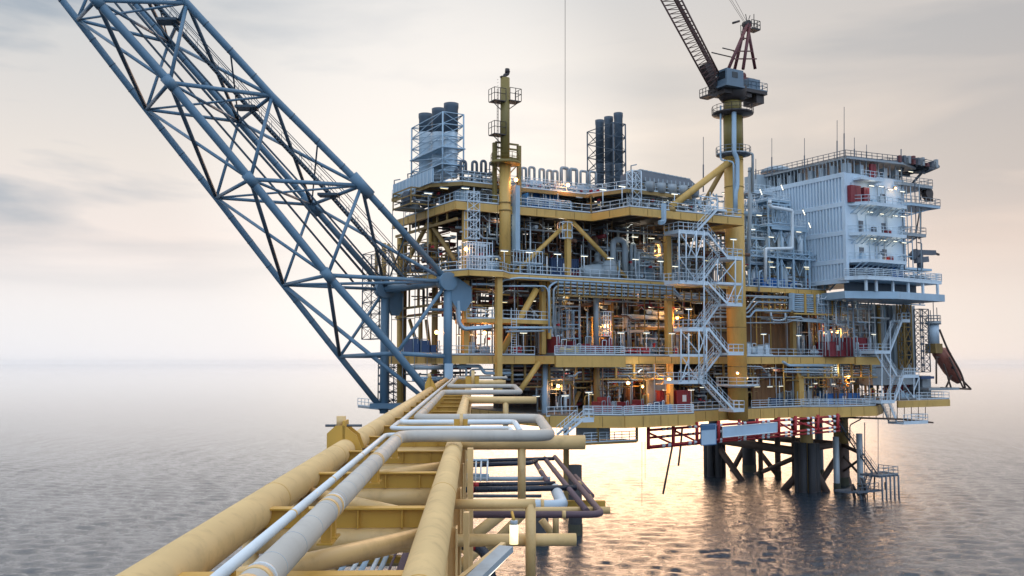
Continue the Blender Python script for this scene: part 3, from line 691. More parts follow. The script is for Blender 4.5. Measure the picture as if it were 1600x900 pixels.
# ----- back and inner walls
def wall(name,lb,u0,u1,v,z0,z1,mt,corr=True,pitch=.6,th=.15,doors=()):
    t=T(name,lb,'wall',PF((u0,v,z0)))
    m=MB(PF)
    if corr:
        n=int((u1-u0)/pitch); pts=[]
        for i in range(n):
            a=u0+(u1-u0)*i/n; w_=(u1-u0)/n
            pts+=[(a,v),(a+w_*.35,v),(a+w_*.5,v+.12),(a+w_*.85,v+.12)]
        pts.append((u1,v))
        m.prism(pts+[(u1,v+th+.2),(u0,v+th+.2)],z0,z1)
    else: m.box(u0,u1,v,v+th,z0,z1)
    m.build('panel',mt,t)
    return t
wall('firewall','ochre brown corrugated firewall right of the crane column on middle deck',U(1166,3),U(1245,3),3,ZM,29.5,FWL,pitch=1.1)
wall('firewall','brown corrugated firewall behind the stair tower on the middle deck',U(1105,4),U(1160,4),4.6,ZM,29.5,FWL,pitch=1.1)
wall('firewall','ochre brown corrugated firewall right of crane column on lower deck',U(1175,2.5),U(1246,2.5),2.5,ZL,ZM-1,FWL,pitch=.9)
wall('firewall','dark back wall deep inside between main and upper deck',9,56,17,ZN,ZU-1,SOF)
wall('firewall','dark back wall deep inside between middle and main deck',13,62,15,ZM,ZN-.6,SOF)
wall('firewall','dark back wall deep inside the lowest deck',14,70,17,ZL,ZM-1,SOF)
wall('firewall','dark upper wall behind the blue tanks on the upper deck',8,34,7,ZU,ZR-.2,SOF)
wall('enclosure_panel','pale grey flat panel behind the red containers, left of two',U(1310,4),U(1323,4),4,ZM+2.2,28.6,WLL,False)
wall('enclosure_panel','pale grey flat panel behind the red containers, right of two',U(1325,4),U(1344,4),4,ZM+2.2,28.6,WLL,False)
wall('enclosure_panel','small pale panel right behind the red container beside stair',U(1352,2),U(1364,2),2,ZM+3,28.9,LBL,False)
wall('enclosure_panel','pale green grey corrugated enclosure panel on the lowest deck right part',U(1285,5),U(1312,5),5,ZL,19.2,GAL,pitch=.5)
wall('enclosure_panel','grey panel standing on the lower deck left of red boxes',U(1010,2),U(1042,2),2,ZL,18.6,GAL,False)
# ----- containers
def container(px,py_top,px1,v,z,Hc,D,mt,lb,nm='cargo_container',group=None):
    u0=U(px,v); u1=U(px1,v); t=T(nm,lb,'container',PF((u0,v,z)),group)
    n=max(3,int((u1-u0)/.35)); pts=[]
    for i in range(n):
        a=u0+.1+(u1-u0-.2)*i/n; w_=(u1-u0-.2)/n; pts+=[(a,v+.05),(a+w_*.4,v+.05),(a+w_*.5,v+.11),(a+w_*.9,v+.11)]
    pts.append((u1-.1,v+.05))
    m=MB(PF); m.prism(pts+[(u1-.05,v+.3),(u1-.05,v+D-.05),(u0+.05,v+D-.05),(u0+.05,v+.3)],z+.15,z+Hc-.08); m.build('body',mt,t)
    m=MB(PF)
    for a in (u0,u1-.15):
        for b in (v,v+D-.15): m.box(a,a+.15,b,b+.15,z,z+Hc)
    m.box(u0+.15,u1-.15,v,v+.12,z+.02,z+.16); m.box(u0+.15,u1-.15,v,v+.12,z+Hc-.14,z+Hc)
    m.box(u0,u0+.12,v+.15,v+D-.15,z+Hc-.14,z+Hc); m.box(u0,u0+.12,v+.15,v+D-.15,z+.02,z+.16)
    m.build('corner_frame',mt,t)
    m=MB(PF)
    for f in (.3,.45,.6,.75): m.tube((u0-.03,v+D*f,z+.2),(u0-.03,v+D*f,z+Hc-.2),.03,5)
    m.build('locking_bar',GAL,t)
    m=MB(PF); um=(u0+u1)/2; m.box(um-.35,um+.35,v-.012,v+.02,z+Hc*.4,z+Hc*.75); m.build('placard',THW,t)
    return t
container(826,0,854,2.5,ZU,2.45,3,CBL,'blue tank box with pale top on the upper deck, left of pair'); container(855,0,875,2.5,ZU,2.45,3,CBL,'blue tank box with pale top on upper deck, right of pair')
container(862,0,905,3,ZN,2.9,3,NVY,'dark navy container on main deck behind the railing')
container(1030,0,1055,1,ZL,2.7,2.6,RED,'dark red container with white mark on the lowest deck, left of pair')
container(1057,0,1080,.2,ZL,2.7,2.6,RED,'dark red container on lowest deck beside the stair tower, right of pair')
container(1297,0,1322,-2,ZM,2.3,2.6,RED,'low dark red container at the middle deck bulge')
container(1324,0,1356,-2,ZM,3.0,2.6,RED,'tall dark red container at the middle deck bulge by the stairs')
container(1194,0,1213,-.2,ZN,1.5,2,CBL,'bright blue open box left of pair on main deck near white tower'); container(1214,0,1229,-.2,ZN,1.4,2,CBL,'bright blue open box on main deck, middle of three'); container(1236,0,1248,0,ZN,1.2,2,CBL,'smallest bright blue box on main deck')
container(1292,0,1342,2,ZL,1.7,2.5,CBL,'long blue container on the lowest deck far right behind railing')
container(1204,0,1250,2,ZL,1.2,2,NVY,'low navy box right of the crane column on lowest deck')
container(1398,0,1427,2.5,ZL+.6,3.0,2.5,RED,'dark red container behind the lowest right stairs')
container(1347,0,1367,-6,ZN+1.5,2.5,2.5,NVY,'navy blue container under the white balconies, left'); container(1368,0,1383,-6,ZN+1.5,2.7,2.5,NVY,'navy blue container under the white balconies, second')
container(1398,0,1415,-6,ZN+1.5,2.5,2.5,CBL,'bright blue container under the lowest white balcony')
# deck boxes / red skids
def gear_box(px0,px1,v,z,h,d,mt,lb,seed,mt2=None):
    rg=random.Random(seed); u0,u1=U(px0,v),U(px1,v); t=T('equipment_skid',lb,'equipment',PF((u0,v,z)))
    MB(PF).box(u0,u1,v,v+d,z+.05,z+.3).build('skid_base',mt2 or GAL,t)
    x=u0+.15
    while x<u1-.5:
        w_=min(rg.uniform(.6,1.5),u1-.1-x); hh=h*rg.uniform(.5,1)
        if rg.random()<.45:
            r=min(w_,hh-.3)*.42; MB(PF).lathe((x,v+d*.45,z+.35+r),(1,0,0),[(0,r*.5),(r*.35,r),(w_-r*.35,r),(w_,r*.5)],14).build('drum',mt,t)
        else:
            MB(PF).box(x,x+w_*.88,v+.12,v+d-.2,z+.301,z+hh).build('housing',mt,t)
        if rg.random()<.6: MB(PF).path([(x+.1,v+.05,z+.3),(x+.1,v+.05,z+hh+.15),(x+w_*.7,v+.05,z+hh+.15),(x+w_*.7,v+.3,z+.5)],.06,6,.15).build('pipe',rg.choice((GRY,THW,GAL)),t)
        x+=w_
    return t
gear_box(868,912,-1,ZM,2.6,2.5,RED,'dark red machinery skid behind the middle deck fence, left',1)
gear_box(913,960,-.6,ZM,2.4,2.2,RED,'dark red machinery skid behind the middle deck fence, right',2)
gear_box(876,908,-2.2,ZM,1.9,1.0,MYE,'yellow machine box at the middle deck fence',3)
gear_box(975,1004,.5,ZM,1.5,1.6,SRD,'red pump skid on middle deck left of the slim column',4); gear_box(1005,1022,.3,ZM,1.4,1.6,SRD,'red pump skid on middle deck right of a lamp post',5)
gear_box(1052,1062,.3,ZM,1.3,1.2,SRD,'small red box beside the yellow column on middle deck',6)
gear_box(938,967,-5.5,ZL,2.7,2.5,RED,'dark red machinery skid on lowest deck near its corner',7)
gear_box(968,988,-6,ZL,2.4,2.2,RED,'red and black machinery skid on lowest deck, second from the corner',8)
gear_box(990,1008,-6.2,ZL,2.3,2.2,RED,'red machinery skid on the lowest deck left of navy tanks',9)
gear_box(1009,1040,-6.4,ZL,1.5,2.0,NVY,'navy tank skid behind the lowest deck fence',10)
gear_box(1041,1056,-6.2,ZL,1.2,1.6,CBL,'bright blue box behind the lowest deck fence',11)
gear_box(643,690,2,ZM,2.4,3,NVY,'row of dark blue drums seen through the left end of middle deck',12)
gear_box(733,770,1,ZM,1.9,1.5,LBL,'pale blue cabinets at the left end of middle deck',13); gear_box(778,803,1.5,ZM,2,1.5,GRY,'grey cabinets left of the red pump on the middle deck',14)
gear_box(806,818,.5,ZM,2.1,1.2,SRD,'tall red fire pump on middle deck left of lamp post',15)
gear_box(895,925,2,ZN,1.7,2,RED,'low red skid on main deck beside the navy container',16)
gear_box(1166,1208,-.3,ZM,2.1,1.8,WHT,'white pump and motor cluster beside the crane column on middle deck',17,WHT)
gear_box(1270,1288,0,ZM,1.8,1.2,WHT,'white valve skid on the middle deck left of red containers',18)
gear_box(1405,1440,-.5,ZL+.6,1.3,1.5,LBL,'pale blue tank skid at the lowest right corner',19)
gear_box(1344,1400,-6.4,ZN+1.5,1.3,1.2,GAL,'grey machinery behind the white platform rail',20)
gear_box(1418,1462,-5.5,ZN+1.5,1.3,2,DGR,'dark machinery at the right end of white platform',21)
gear_box(628,662,9,ZU,1.9,3,GAL,'grey fans at the left edge of upper deck',22)
gear_box(715,735,2,ZU,1.9,2,LBL,'pale cabinets on the left corner of upper deck',23)
gear_box(1200,1290,2,ZL,2.2,2,GAL,'grey machinery rows in front of lowest right wall',24)
# ----- process skids and generic pipework in the interior
def skid(u,v,z,Ln,D,Hh,seed,lb,pal,vert=False):
    rg=random.Random(seed); t=T('process_skid',lb,'equipment',PF((u,v,z)))
    fm=pal[0]
    m=MB(PF)
    for a in (u,u+Ln):
        for b in (v,v+D): m.beam((a,b,z),(a,b,z+Hh),.14,.14)
    for zz in (z+.2,z+Hh*.55,z+Hh): 
        m.beam((u,v,zz),(u+Ln,v,zz),.14,.16); m.beam((u,v+D,zz),(u+Ln,v+D,zz),.14,.16); m.beam((u,v,zz),(u,v+D,zz),.14,.16); m.beam((u+Ln,v,zz),(u+Ln,v+D,zz),.14,.16)
    m.build('frame',fm,t)
    for i in range(max(1,int(Ln/2.2))):
        x=u+.7+i*2.2; r=rg.uniform(.4,.7)
        if x+r>u+Ln: break
        if rg.random()<.6: 
            h_=Hh*rg.uniform(.55,.95); MB(PF).lathe((x,v+D*.5,z+.2),(0,0,1),[(0,r*.6),(.15,r),(h_-.4,r),(h_-.1,r*.6),(h_,r*.15)],16).build('vessel',pal[1],t)
        else: MB(PF).lathe((x-.5,v+D*.4,z+.3+r),(1,0,0),[(0,r*.3),(.2,r),(1.9,r),(2.1,r*.3)],16).build('vessel',pal[1],t)
    for i in range(int(Ln*3.4)+6):
        a=(u+rg.random()*Ln,v+rg.uniform(-.1,D),z+rg.uniform(.3,Hh)); pts=[a]; p=list(a)
        for k in range(rg.randint(2,4)):
            ax=rg.choice((0,0,2,1)) if k%2==0 else rg.choice((2,2,1))
            lim=((u,u+Ln),(v-.2,v+D),(z+.2,z+Hh+.5))[ax]; p=list(p); p[ax]=rg.uniform(*lim); 
            if (Vector(p)-Vector(pts[-1])).length>.25: pts.append(tuple(p))
        if len(pts)>1: MB(PF).path(pts,rg.choice((.045,.06,.075,.10,.15)),8,.25).build('pipe',rg.choice(pal[2]),t)
    for i in range(int(Ln*.8)+1):
        a=(u+rg.random()*Ln,v-.15,z+rg.uniform(.6,Hh*.9)); m=MB(PF); m.lathe(a,(0,-1,0),[(0,.05),(.2,.05),(.21,.2),(.26,.2)],10); m.box(a[0]-.14,a[0]+.14,a[1]-.1,a[1]+.15,a[2]-.14,a[2]+.14); m.build('valve',rg.choice((pal[1],SRD,GAL)),t)
    return t
W_=(WHT,LBL,(WHT,GRY,LBL,THW)); G_=(GAL,GRY,(GRY,GAL,WHT)); B_=(OCH,BRN,(BRN,DGR,GAL,RED,BRN)); D_=(OCH,DGR,(DGR,BRN,GAL,GRY,DGR)); Y_=(OCH,GRY,(GRY,WHT,OCH,BRN))
sk=[ # px0,px1,v,z,H,D,pal,label
 (938,1005,1.5,ZN,4.6,3,G_,'grey compressor skid with looped pipes at the middle of the main deck'),
 (1000,1042,1,ZN,4.2,3,W_,'pale valve skid on the main deck left of the tall yellow column'),
 (1008,1028,3.5,ZN,5.6,2,G_,'tall grey exchanger skid behind the pale valve skid on main deck'),
 (1062,1100,3,ZN,4.5,3,W_,'white valve skid behind the stair tower on main deck'),
 (1104,1135,4,ZN,5.5,3,B_,'brown piping skid behind the stair tower on main deck'),
 (730,760,-.5,ZN,3.4,2.5,W_,'white caged skid on the main deck corner beside the blue boom'),
 (762,784,0,ZN,2.2,2,W_,'low white skid beside the lower part of the flare stack'),
 (700,722,3,ZN,2.5,2,D_,'dark cabinets and pipes at the left corner of main deck'),
 (800,856,3.5,ZN,3.4,3,B_,'brown piping skid behind the white rack on main deck'),
 (905,975,8,ZN,3.5,4,B_,'red brown manifold rows deep on the main deck'),
 (815,900,9,ZN,3.8,4,B_,'brown manifold rows deep on main deck left of the middle'),
 (735,800,8,ZN,4.5,4,D_,'dark piping skid deep on main deck behind the flare stack'),
 (640,700,6,ZN,4.2,4,D_,'dark piping skid deep at the left end of main deck'),
 (1040,1090,9,ZN,4.2,4,B_,'brown exchanger skid deep on main deck by the stair tower'),
 (868,905,1.2,ZM,6.6,2.6,G_,'grey framed skid with white pipes on the middle deck'),
 (925,955,3,ZM,5.2,2,Y_,'warmly lit piping skid left of the ladder cage on the middle deck'),
 (957,1000,5,ZM,5.5,2.5,Y_,'warmly lit piping skid behind the ladder cage on middle deck'),
 (1002,1042,5,ZM,4.6,2.5,W_,'white exchanger skid behind the mezzanine on middle deck'),
 (1062,1105,2.5,ZM,6,3,Y_,'orange lit piping skid behind the stair tower on middle deck'),
 (1246,1270,3,ZM,7,3,G_,'grey tall pump skid right of the ochre firewall'),
 (1272,1308,3.5,ZM,7,3,B_,'orange lit brown piping skid left of the pale panels'),
 (820,850,3,ZM,6,2.5,D_,'dark piping skid behind the red fire pump on middle deck'),
 (733,778,3.5,ZM,6.5,3,D_,'dark piping skid under the small mezzanine on middle deck'),
 (855,890,1,ZL,5.6,2.5,G_,'grey and brown valve skid left of the lowest deck stairs'),
 (893,930,2,ZL,5.8,3,B_,'brown piping skid behind the lowest deck stairs'),
 (936,985,1,ZL,6,3,Y_,'orange lit piping skid behind dark red skids on lowest deck'),
 (986,1020,3,ZL,6,3,B_,'orange lit brown piping skid beside the grey panel on lowest deck'),
 (1082,1125,3,ZL,5.6,3,D_,'dark piping skid behind the stair tower on lowest deck'),
 (1248,1262,2,ZL,6,2,W_,'white valve skid right of the ochre firewall on lowest deck'),
 (1264,1290,4,ZL,5.6,3,B_,'brown piping skid at right half of lowest deck'),
 (1318,1350,3,ZL,5.8,3,Y_,'ochre piping skid near the sodium lamp on lowest deck right'),
 (1352,1392,2,ZL,6,3,D_,'dark piping skid left of the lowest right stairs'),
 (745,800,5,ZU,2.3,4,W_,'pale pipe skid beside the flare stack on upper deck'),
 (880,925,4,ZU,2.4,4,G_,'grey pipe skid right of the blue tanks on the upper deck'),
 (640,700,6,ZU,2.3,6,D_,'grey fan skid on the left edge of upper deck'),
 (925,1010,0,ZU,2.4,5,D_,'dark equipment skid under the walkway on the upper deck'),
 (1010,1085,-4,ZU,2.2,4,G_,'grey skid behind the long yellow strut on the upper deck'),
 (1090,1125,-5,ZU,2.8,3,W_,'white pump skid at the foot of crane column on upper deck'),
 (735,850,2.5,ZR,1.0,2,W_,'low pale pipe skid on the roof walkway behind the flare stack'),
 (860,935,2.5,ZR,1.0,2,W_,'low pale pipe skid on the roof walkway below the vents'),
 (1335,1375,4,ZM,7,3,G_,'grey piping wall left of the far right stairs'),
 (1375,1415,6,ZM,9,3,G_,'grey piping wall behind the far right stairs'),
]
for i,(a,b,v,z,h_,d,pal,lb) in enumerate(sk): 
    u0,u1=sorted((U(a,v),U(b,v))); skid(u0,v,z+.01,max(1.5,u1-u0),d,h_,100+i,lb,pal)
# U-bend ducts on main deck
for i,(px,py,px2,v,r,lb) in enumerate([(958,374,978,1.2,.42,'big grey inverted U duct on the main deck'),(1019,378,1034,2.5,.36,'second grey inverted U duct behind the yellow column'),(986,381,994,1.4,.25,'slim grey inverted U duct right of the big one')]):
    a=L(px,py,v); o=T('bent_duct',lb,'duct',PF((a[0],v,ZN))); MB(PF).path([(a[0],v,ZN),(a[0],v,a[2]),(U(px2,v),v,a[2]),(U(px2,v),v,ZN+.6)],r,16,.9).build('duct',GRY,o)
    MB(PF).tube((a[0],v,ZN+1.6),(a[0],v,ZN+1.75),r+.12,16).build('flange',GAL,o)
# horizontal tank + cone on main deck
a=U(915,1.0); b=U(948,1.0); o=T('process_tank','grey horizontal tank with wide cone end on main deck','tank',PF((a,1,ZN)))
MB(PF).lathe((a,1.8,ZN+1.1),(1,0,0),[(0,.3),(.2,.8),(b-a-1.6,1.1),(b-a-.3,1.25),(b-a,1.1)],20).build('shell',GRY,o)
for x in (a+1,b-1): MB(PF).box(x-.15,x+.15,1.0,2.6,ZN,ZN+.5).build('saddle',GAL,o)
o=T('storage_drum','upright pale grey drum beside the horizontal tank on main deck','tank',PF((U(957,.2),0,ZN)))
MB(PF).lathe((U(957,.2),.8,ZN),(0,0,1),[(0,1.1),(1.9,1.1),(2.6,.75),(2.8,.3)],20).build('shell',GRY,o); MB(PF).tube((U(957,.2),.8,ZN+1.9),(U(957,.2),.8,ZN+1.98),1.13,20).build('band',GAL,o)
# white caged frames on main deck
def cage(px0,px1,v,z,h_,lb,n=5,lev=3,cross=False,mt=None,d=1.6,nm='cage_frame'):
    mt=mt or WHT; u0,u1=U(px0,v),U(px1,v); t=T(nm,lb,'frame',PF((u0,v,z))); m=MB(PF)
    for vv in (v,v+d):
        for i in range(n+1): x=u0+(u1-u0)*i/n; m.tube((x,vv,z),(x,vv,z+h_),.05,5)
    m.build('post',mt,t); m=MB(PF)
    for k in range(lev+1):
        zz=z+h_*k/lev if k else z+.05
        m.tube((u0,v,zz),(u1,v,zz),.06,5); m.tube((u0,v+d,zz),(u1,v+d,zz),.06,5); m.tube((u0,v,zz),(u0,v+d,zz),.06,5); m.tube((u1,v,zz),(u1,v+d,zz),.06,5)
    m.build('bar',mt,t)
    if cross:
        m=MB(PF)
        for k in range(lev): 
            z0,z1=z+h_*k/lev,z+h_*(k+1)/lev; m.tube((u0,v,z0),(u1,v,z1),.045,5); m.tube((u1,v,z0),(u0,v,z1),.045,5)
        m.build('cross_bracing',mt,t)
    return t
cage(729,769,-2.6,ZN,3.5,'white cage of bars at the left corner of main deck',9,2)
cage(730,749,-.6,ZN+4.2,6,'tall white ladder tower under the upper deck at left',2,5,True,d=.9)
cage(802,848,-.6,ZN+1.5,1.6,'white rack of upright bars right of the flare stack',9,1); cage(802,848,-.5,ZN,1.4,'pale blue bin row below the white rack',4,1,mt=LBL)
cage(880,895,-.3,ZN+5.2,2.2,'small white caged basket hanging on the yellow post',2,2,d=.8)
cage(886,905,.3,ZM+2.2,3.8,'white open frame above the dark red skid on the middle deck',2,2,d=1.2,mt=LBL)
lad=cage(944,955,.2,ZM+2.6,3.4,'warmly lit ladder cage on the middle deck',3,6,d=.7)
# blue duct along left (px 715-780,y 470-510)
o=T('bent_duct','pale blue rectangular duct turning right below the left mezzanine','duct',PF((2,0,26)))
MB(PF).path([L(715,470,-.8),L(717,505,-.8),L(725,514,-.8),L(768,511,-2.0)],.28,4,.4).build('duct',LBL,o)
for k_,(p_,r_,lb,mt) in enumerate([
  ([(738,444),(780,444),(788,437),(812,434),(870,437),(1053,447)],.13,'pale pipe stepping up under the left end of main deck',LBL),
  ([(782,448),(782,548)],.10,'thin pale pipe running down the big yellow column',LBL),
  ([(782,447),(852,447),(857,455),(857,475)],.10,'pale pipe turning down beside short column under main deck',LBL),
  ([(858,520),(858,448),(868,440.5),(1053,452),(1064,464),(1110,466)],.14,'pale pipe dropping from the long rack to the middle deck, outer',LBL),
  ([(865,518),(865,452),(872,446),(1053,457),(1066,470),(1110,471)],.13,'pale pipe dropping from the long rack to the middle deck, inner',GRY),
  ([(912,454),(1053,459.5)],.12,'short pale pipe under the long rack',GRY),
  ([(860,441),(1053,449)],.08,'thin grey pipe tucked under the main deck edge',GAL),
  ([(1112,484),(1166,484),(1180,464.5),(1238,466)],.13,'pale pipe jogging up behind the crane column, top one',GRY),
  ([(1112,489),(1168,489),(1183,472),(1230,473)],.12,'pale pipe jogging up behind the crane column, second',GRY),
  ([(1112,495),(1172,495),(1179,485),(1236,486)],.15,'pale pipe jogging up behind the crane column, lowest',LBL),
  ([(1162,462),(1230,464)],.12,'grey pipe above the jogging pipes behind crane column',GRY),
  ([(1100,505),(1230,504),(1250,497),(1350,505)],.10,'brownish pipe below the right main deck rack',GAL),
  ([(1204,488),(1206,500),(1218,501),(1227,499),(1227,489)],.16,'grey looped hose shaped pipe above the ochre firewall',GRY),
  ([(1230,496),(1252,495),(1254,500),(1350,503)],.14,'pale pipe below the yellow barred pipe rack, upper',GRY),
  ([(1230,500),(1350,508)],.12,'pale pipe below the yellow barred pipe rack, lower',GRY),
  ([(1186,455),(1186,425),(1190,423)],.13,'thin pale vent pipe rising at the main deck edge right of crane',LBL),
  ([(786,512),(862,512)],.16,'pale pipe under the mezzanine, upper',LBL),
  ([(790,518),(850,517)],.12,'grey pipe under the mezzanine, lower',GRY),
  ([(862,500),(866,510),(860,520),(866,535)],.25,'pale pipe elbow stack beside the dark red skid',GRY),
  ([(978,512),(978,498),(985,494),(1004,496)],.33,'fat pale elbow pipe in the middle of the middle deck',INS),
  ([(978,512),(984,518),(1012,518)],.26,'fat pale pipe curving right under the inner mezzanine',INS),
  ([(1012,487),(1030,489),(1066,489)],.35,'fat white pipe behind the yellow column on middle deck',THW),
  ([(985,495),(1056,497)],.33,'white flanged pipe along the inner mezzanine',WHT),
  ([(1150,572),(1190,573),(1198,583)],.10,'thin pale pipe right of the crane column under middle deck',GRY),
  ([(1223,565),(1232,571),(1300,571)],.2,'pale bent pipe under the middle deck right',LBL),
  ([(1225,577),(1300,577)],.13,'grey pipe under the bent pipe at the middle deck right',GRY),
  ([(1225,581),(1300,582.5)],.13,'lowest grey pipe under the middle deck right',GRY),
  ([(640,574),(700,574)],.3,'fat grey pipe under the left end of the middle deck',GRY),
  ([(645,592),(697,592)],.3,'pale blue pipe at bridge landing left of blue leg',LBL),
  ([(705,572),(750,572),(757,583),(800,583)],.22,'pale bent pipe above the bridge landing',LBL),
  ([(710,590),(728,590),(729,576),(716,575)],.15,'pale hook shaped pipe above the bridge landing',GRY),
  ([(735,590),(735,578),(746,577),(800,578)],.12,'grey pipe hooking above the bridge landing',GRY),
  ([(1172,262),(1172,330),(1168,420)],.32,'tall grey riser pipe right of the crane column',GRY),
  ([(1160,240),(1176,240),(1176,300)],.20,'slim grey riser pipe beside the tall one',GRY),
  ([(1203,312),(1203,323),(1238,329),(1238,388),(1196,389),(1196,440)],.26,'white pipe zigzagging down the front of white tower',THW),
  ([(806,290),(806,392)],.55,'broad pale blue duct right of the flare stack',LBL),
  ([(1037,318),(1037,347),(1030,348)],.35,'short pale blue duct hanging at the upper deck edge',LBL),
  ([(1237,458),(1237,485)],.45,'pale blue box duct left of yellow barred rack',LBL),
]):
    vv={'pale pipe stepping':-1.6}.get(lb[:18],-1.5)
    if 'mezzanine' in lb: vv=3.6 if 'inner' in lb else -2.4
    if 'middle of the middle' in lb or 'yellow column on middle' in lb: vv=3.2
    if 'crane column' in lb and 'jogging' not in lb and 'firewall' not in lb: vv=-1
    if 'white tower' in lb: vv=-1.8
    if 'bridge landing' in lb or 'left end of the middle' in lb: vv=.9
    if 'flare stack' in lb: vv=-.3
    if 'dark red skid' in lb: vv=.4
    if 'hanging at the upper' in lb: vv=-7.3
    n_=4 if 'duct' in lb else 8
    o=T('process_pipe' if n_==8 else 'air_duct',lb,'pipe' if n_==8 else 'duct',PF(L(*p_[0],vv)))
    MB(PF).path([L(*q,vv) for q in p_],r_,n_,.35).build('pipe_run' if n_==8 else 'duct_run',mt,o)
    if r_>.1 and n_==8:
        q0,q1=Vector(L(*p_[0],vv)),Vector(L(*p_[1],vv)); d_=(q1-q0).normalized()
        MB(PF).tube(q0+d_*.5,q0+d_*.62,r_+.06,8).build('flange',GAL,o)
# pipe racks: pipes in rows with yellow posts
def rack(px0,px1,v,y0,y1,n,posts,lb,mt=GRY,pmt=YEL,pr=.09,post_y=None,pw=.14,rr=None):
    u0,u1=U(px0,v),U(px1,v); zt=L(px0,y0,v)[2]; zb=L(px0,y1,v)[2]
    t=T('pipe_rack',lb,'pipe rack',PF((u0,v,zb)))
    for i in range(n):
        z=zt+(zb-zt)*i/max(1,n-1); MB(PF).tube((u0,v,z),(u1,v,z),pr if not rr else rr[i%len(rr)],8).build('pipe',mt if not isinstance(mt,tuple) else mt[i%len(mt)],t)
    for p in posts:
        x=U(p,v-.2); MB(PF).box(x-pw,x+pw,v-.34,v-.12,zb-.3,zt+.3).build('rack_post',pmt,t)
    MB(PF).box(u0,u1,v-.3,v-.12,zb-.5,zb-.3).build('bottom_rail',pmt,t)
    return t
rack(870,1057,-1.4,442,457,4,range(872,1056,10),'long rack of pale pipes hung under the main deck edge',(LBL,GRY,LBL),OCH,.10,pw=.05)
rack(1064,1112,-2,458,466,3,(1070,1082,1094,1106),'short rack of pale pipes behind the stair tower under main deck',(GRY,LBL),OCH,.09,pw=.05)
rack(1240,1326,-1.2,460,486,9,(1238,1260,1275,1303,1316),'tall rack of pale pipes behind yellow posts under main deck right',(LBL,GRY),YEL,.13,pw=.16)
rack(1180,1238,.6,450,482,6,(1193,1203,1212,1220,1228),'dark rack behind ochre posts right of the crane under main deck',(DGR,GAL),YEL,.12,pw=.10)
rack(1327,1362,-1.4,461,478,6,(1340,1364),'rack of pale pipes at the left foot of the white platform',(LBL,GRY),LBL,.12,pw=.06)
rack(935,1045,-.2,571,588,5,(900,932,962,990,1022,1042),'rack of grey pipes between yellow posts under the middle deck',(GAL,GRY,DGR),YEL,.11,pw=.16)
rack(1252,1300,0,566,586,7,(1246,1262,1288,1298),'rack of pale pipes behind yellow posts under middle deck right',(GRY,LBL),YEL,.11,pw=.15)
rack(1302,1368,0,566,586,6,(1310,1330,1345,1360),'rack of pale pipes under the red containers',(GRY,LBL),YEL,.11,pw=.15)
rack(1370,1420,1,562,584,6,(1380,1400,1418),'rack of pale pipes behind the far right stairs',(GRY,LBL),OCH,.11,pw=.12)
rack(858,934,.5,570,592,5,(858,881,911,931),'dark pipe rack at left under the middle deck',(DGR,GAL,DGR),OCH,.15,pw=.12)
rack(790,850,1,572,600,5,(800,820,848),'dark pipe rack above the bridge landing',(DGR,BRN,GAL),OCH,.16,pw=.14)
rack(1115,1180,1.2,566,584,4,(1130,1176),'dark pipe rack behind the crane column under middle deck',(DGR,GRY),OCH,.12,pw=.15)
# random dark interior pipework between decks
def pipework(lb,u0,u1,v0,v1,z0,z1,n,seed,mts):
    rg=random.Random(seed); t=T('pipework',lb,'pipework',PF((u0,v0,z0)))
    for i in range(n):
        v=rg.uniform(v0,v1); z=rg.uniform(z0,z1); a=rg.uniform(u0,u1); r=rg.choice((.06,.09,.12,.2,.28)); k=rg.random()
        if k<.5: 
            b=min(u1,a+rg.uniform(3,12)); z2=z+rg.choice((0,0,-1.2,1.0)); z2=min(max(z2,z0),z1); mid=(a+b)/2
            pts=[(a,v,z),(mid,v,z),(mid,v,z2),(b,v,z2)] if z2!=z else [(a,v,z),(b,v,z)]
        elif k<.8: pts=[(a,v,z0),(a,v,z),(a+rg.uniform(-2,2),v,z)]
        else: pts=[(a,v0,z),(a,v1,z)]
        MB(PF).path(pts,r,7,.35).build('pipe',rg.choice(mts),t)
DK=(DGR,BRN,GAL,BRN,DGR,RED)
for i,(lb,*a) in enumerate([
 ('dark pipes under the upper deck at the left end',0,12,1.5,12,ZU-4,ZU-1.2,26),('dark pipes under the upper deck left of middle',12,24,1.5,12,ZU-4.5,ZU-1.2,26),('dark pipes under the upper deck right of middle',24,36,-3,10,ZU-4.5,ZU-1.2,26),('dark pipes under the upper deck behind stair tower',34,46,-3,8,ZU-6,ZU-1.2,22),
 ('red brown pipes low in the main deck interior',8,34,5,12,ZN+.5,ZN+4.5,40),('dark pipes under main deck at the left end',0,12,1.5,12,ZN-3.5,ZN-.8,26),('dark pipes under the main deck left of middle',12,24,.8,10,ZN-3.5,ZN-.8,26),('dark pipes under the main deck right of middle',24,40,.8,8,ZN-3.5,ZN-.8,26),('dark pipes under the main deck right end',46,66,1.0,8,ZN-4,ZN-.8,26),
 ('brown pipes at the back of middle deck left',12,30,6,13,ZM+.5,ZM+6,34),('brown pipes at the back of middle deck right',30,60,6,13,ZM+.5,ZM+7,34),
 ('brown pipes hanging under the middle deck left',12,30,1,9,ZM-3.5,ZM-1.2,30),('brown pipes hanging under the middle deck right',44,72,1,9,ZM-3,ZM-1.2,30),('brown pipes at the back of the lowest deck left',14,40,4,14,ZL+.5,ZM-2,40),('brown pipes at the back of the lowest deck right',46,74,4,14,ZL+.5,ZM-2,34),
 ('tangled pipes at the left face below main deck',0,5,4,19,ZM+5,ZN-.8,26),('tangled pipes on the left face below the middle deck',-1,6,3,18,ZM-4,ZM-1.2,22),('tangled pipes at left face below the upper deck',0,6,4,19,ZN+1,ZU-1.2,34)]):
    pipework(lb,*a,500+i,DK if i not in (4,9,10) else (BRN,RED,OCH,BRN,GRY))

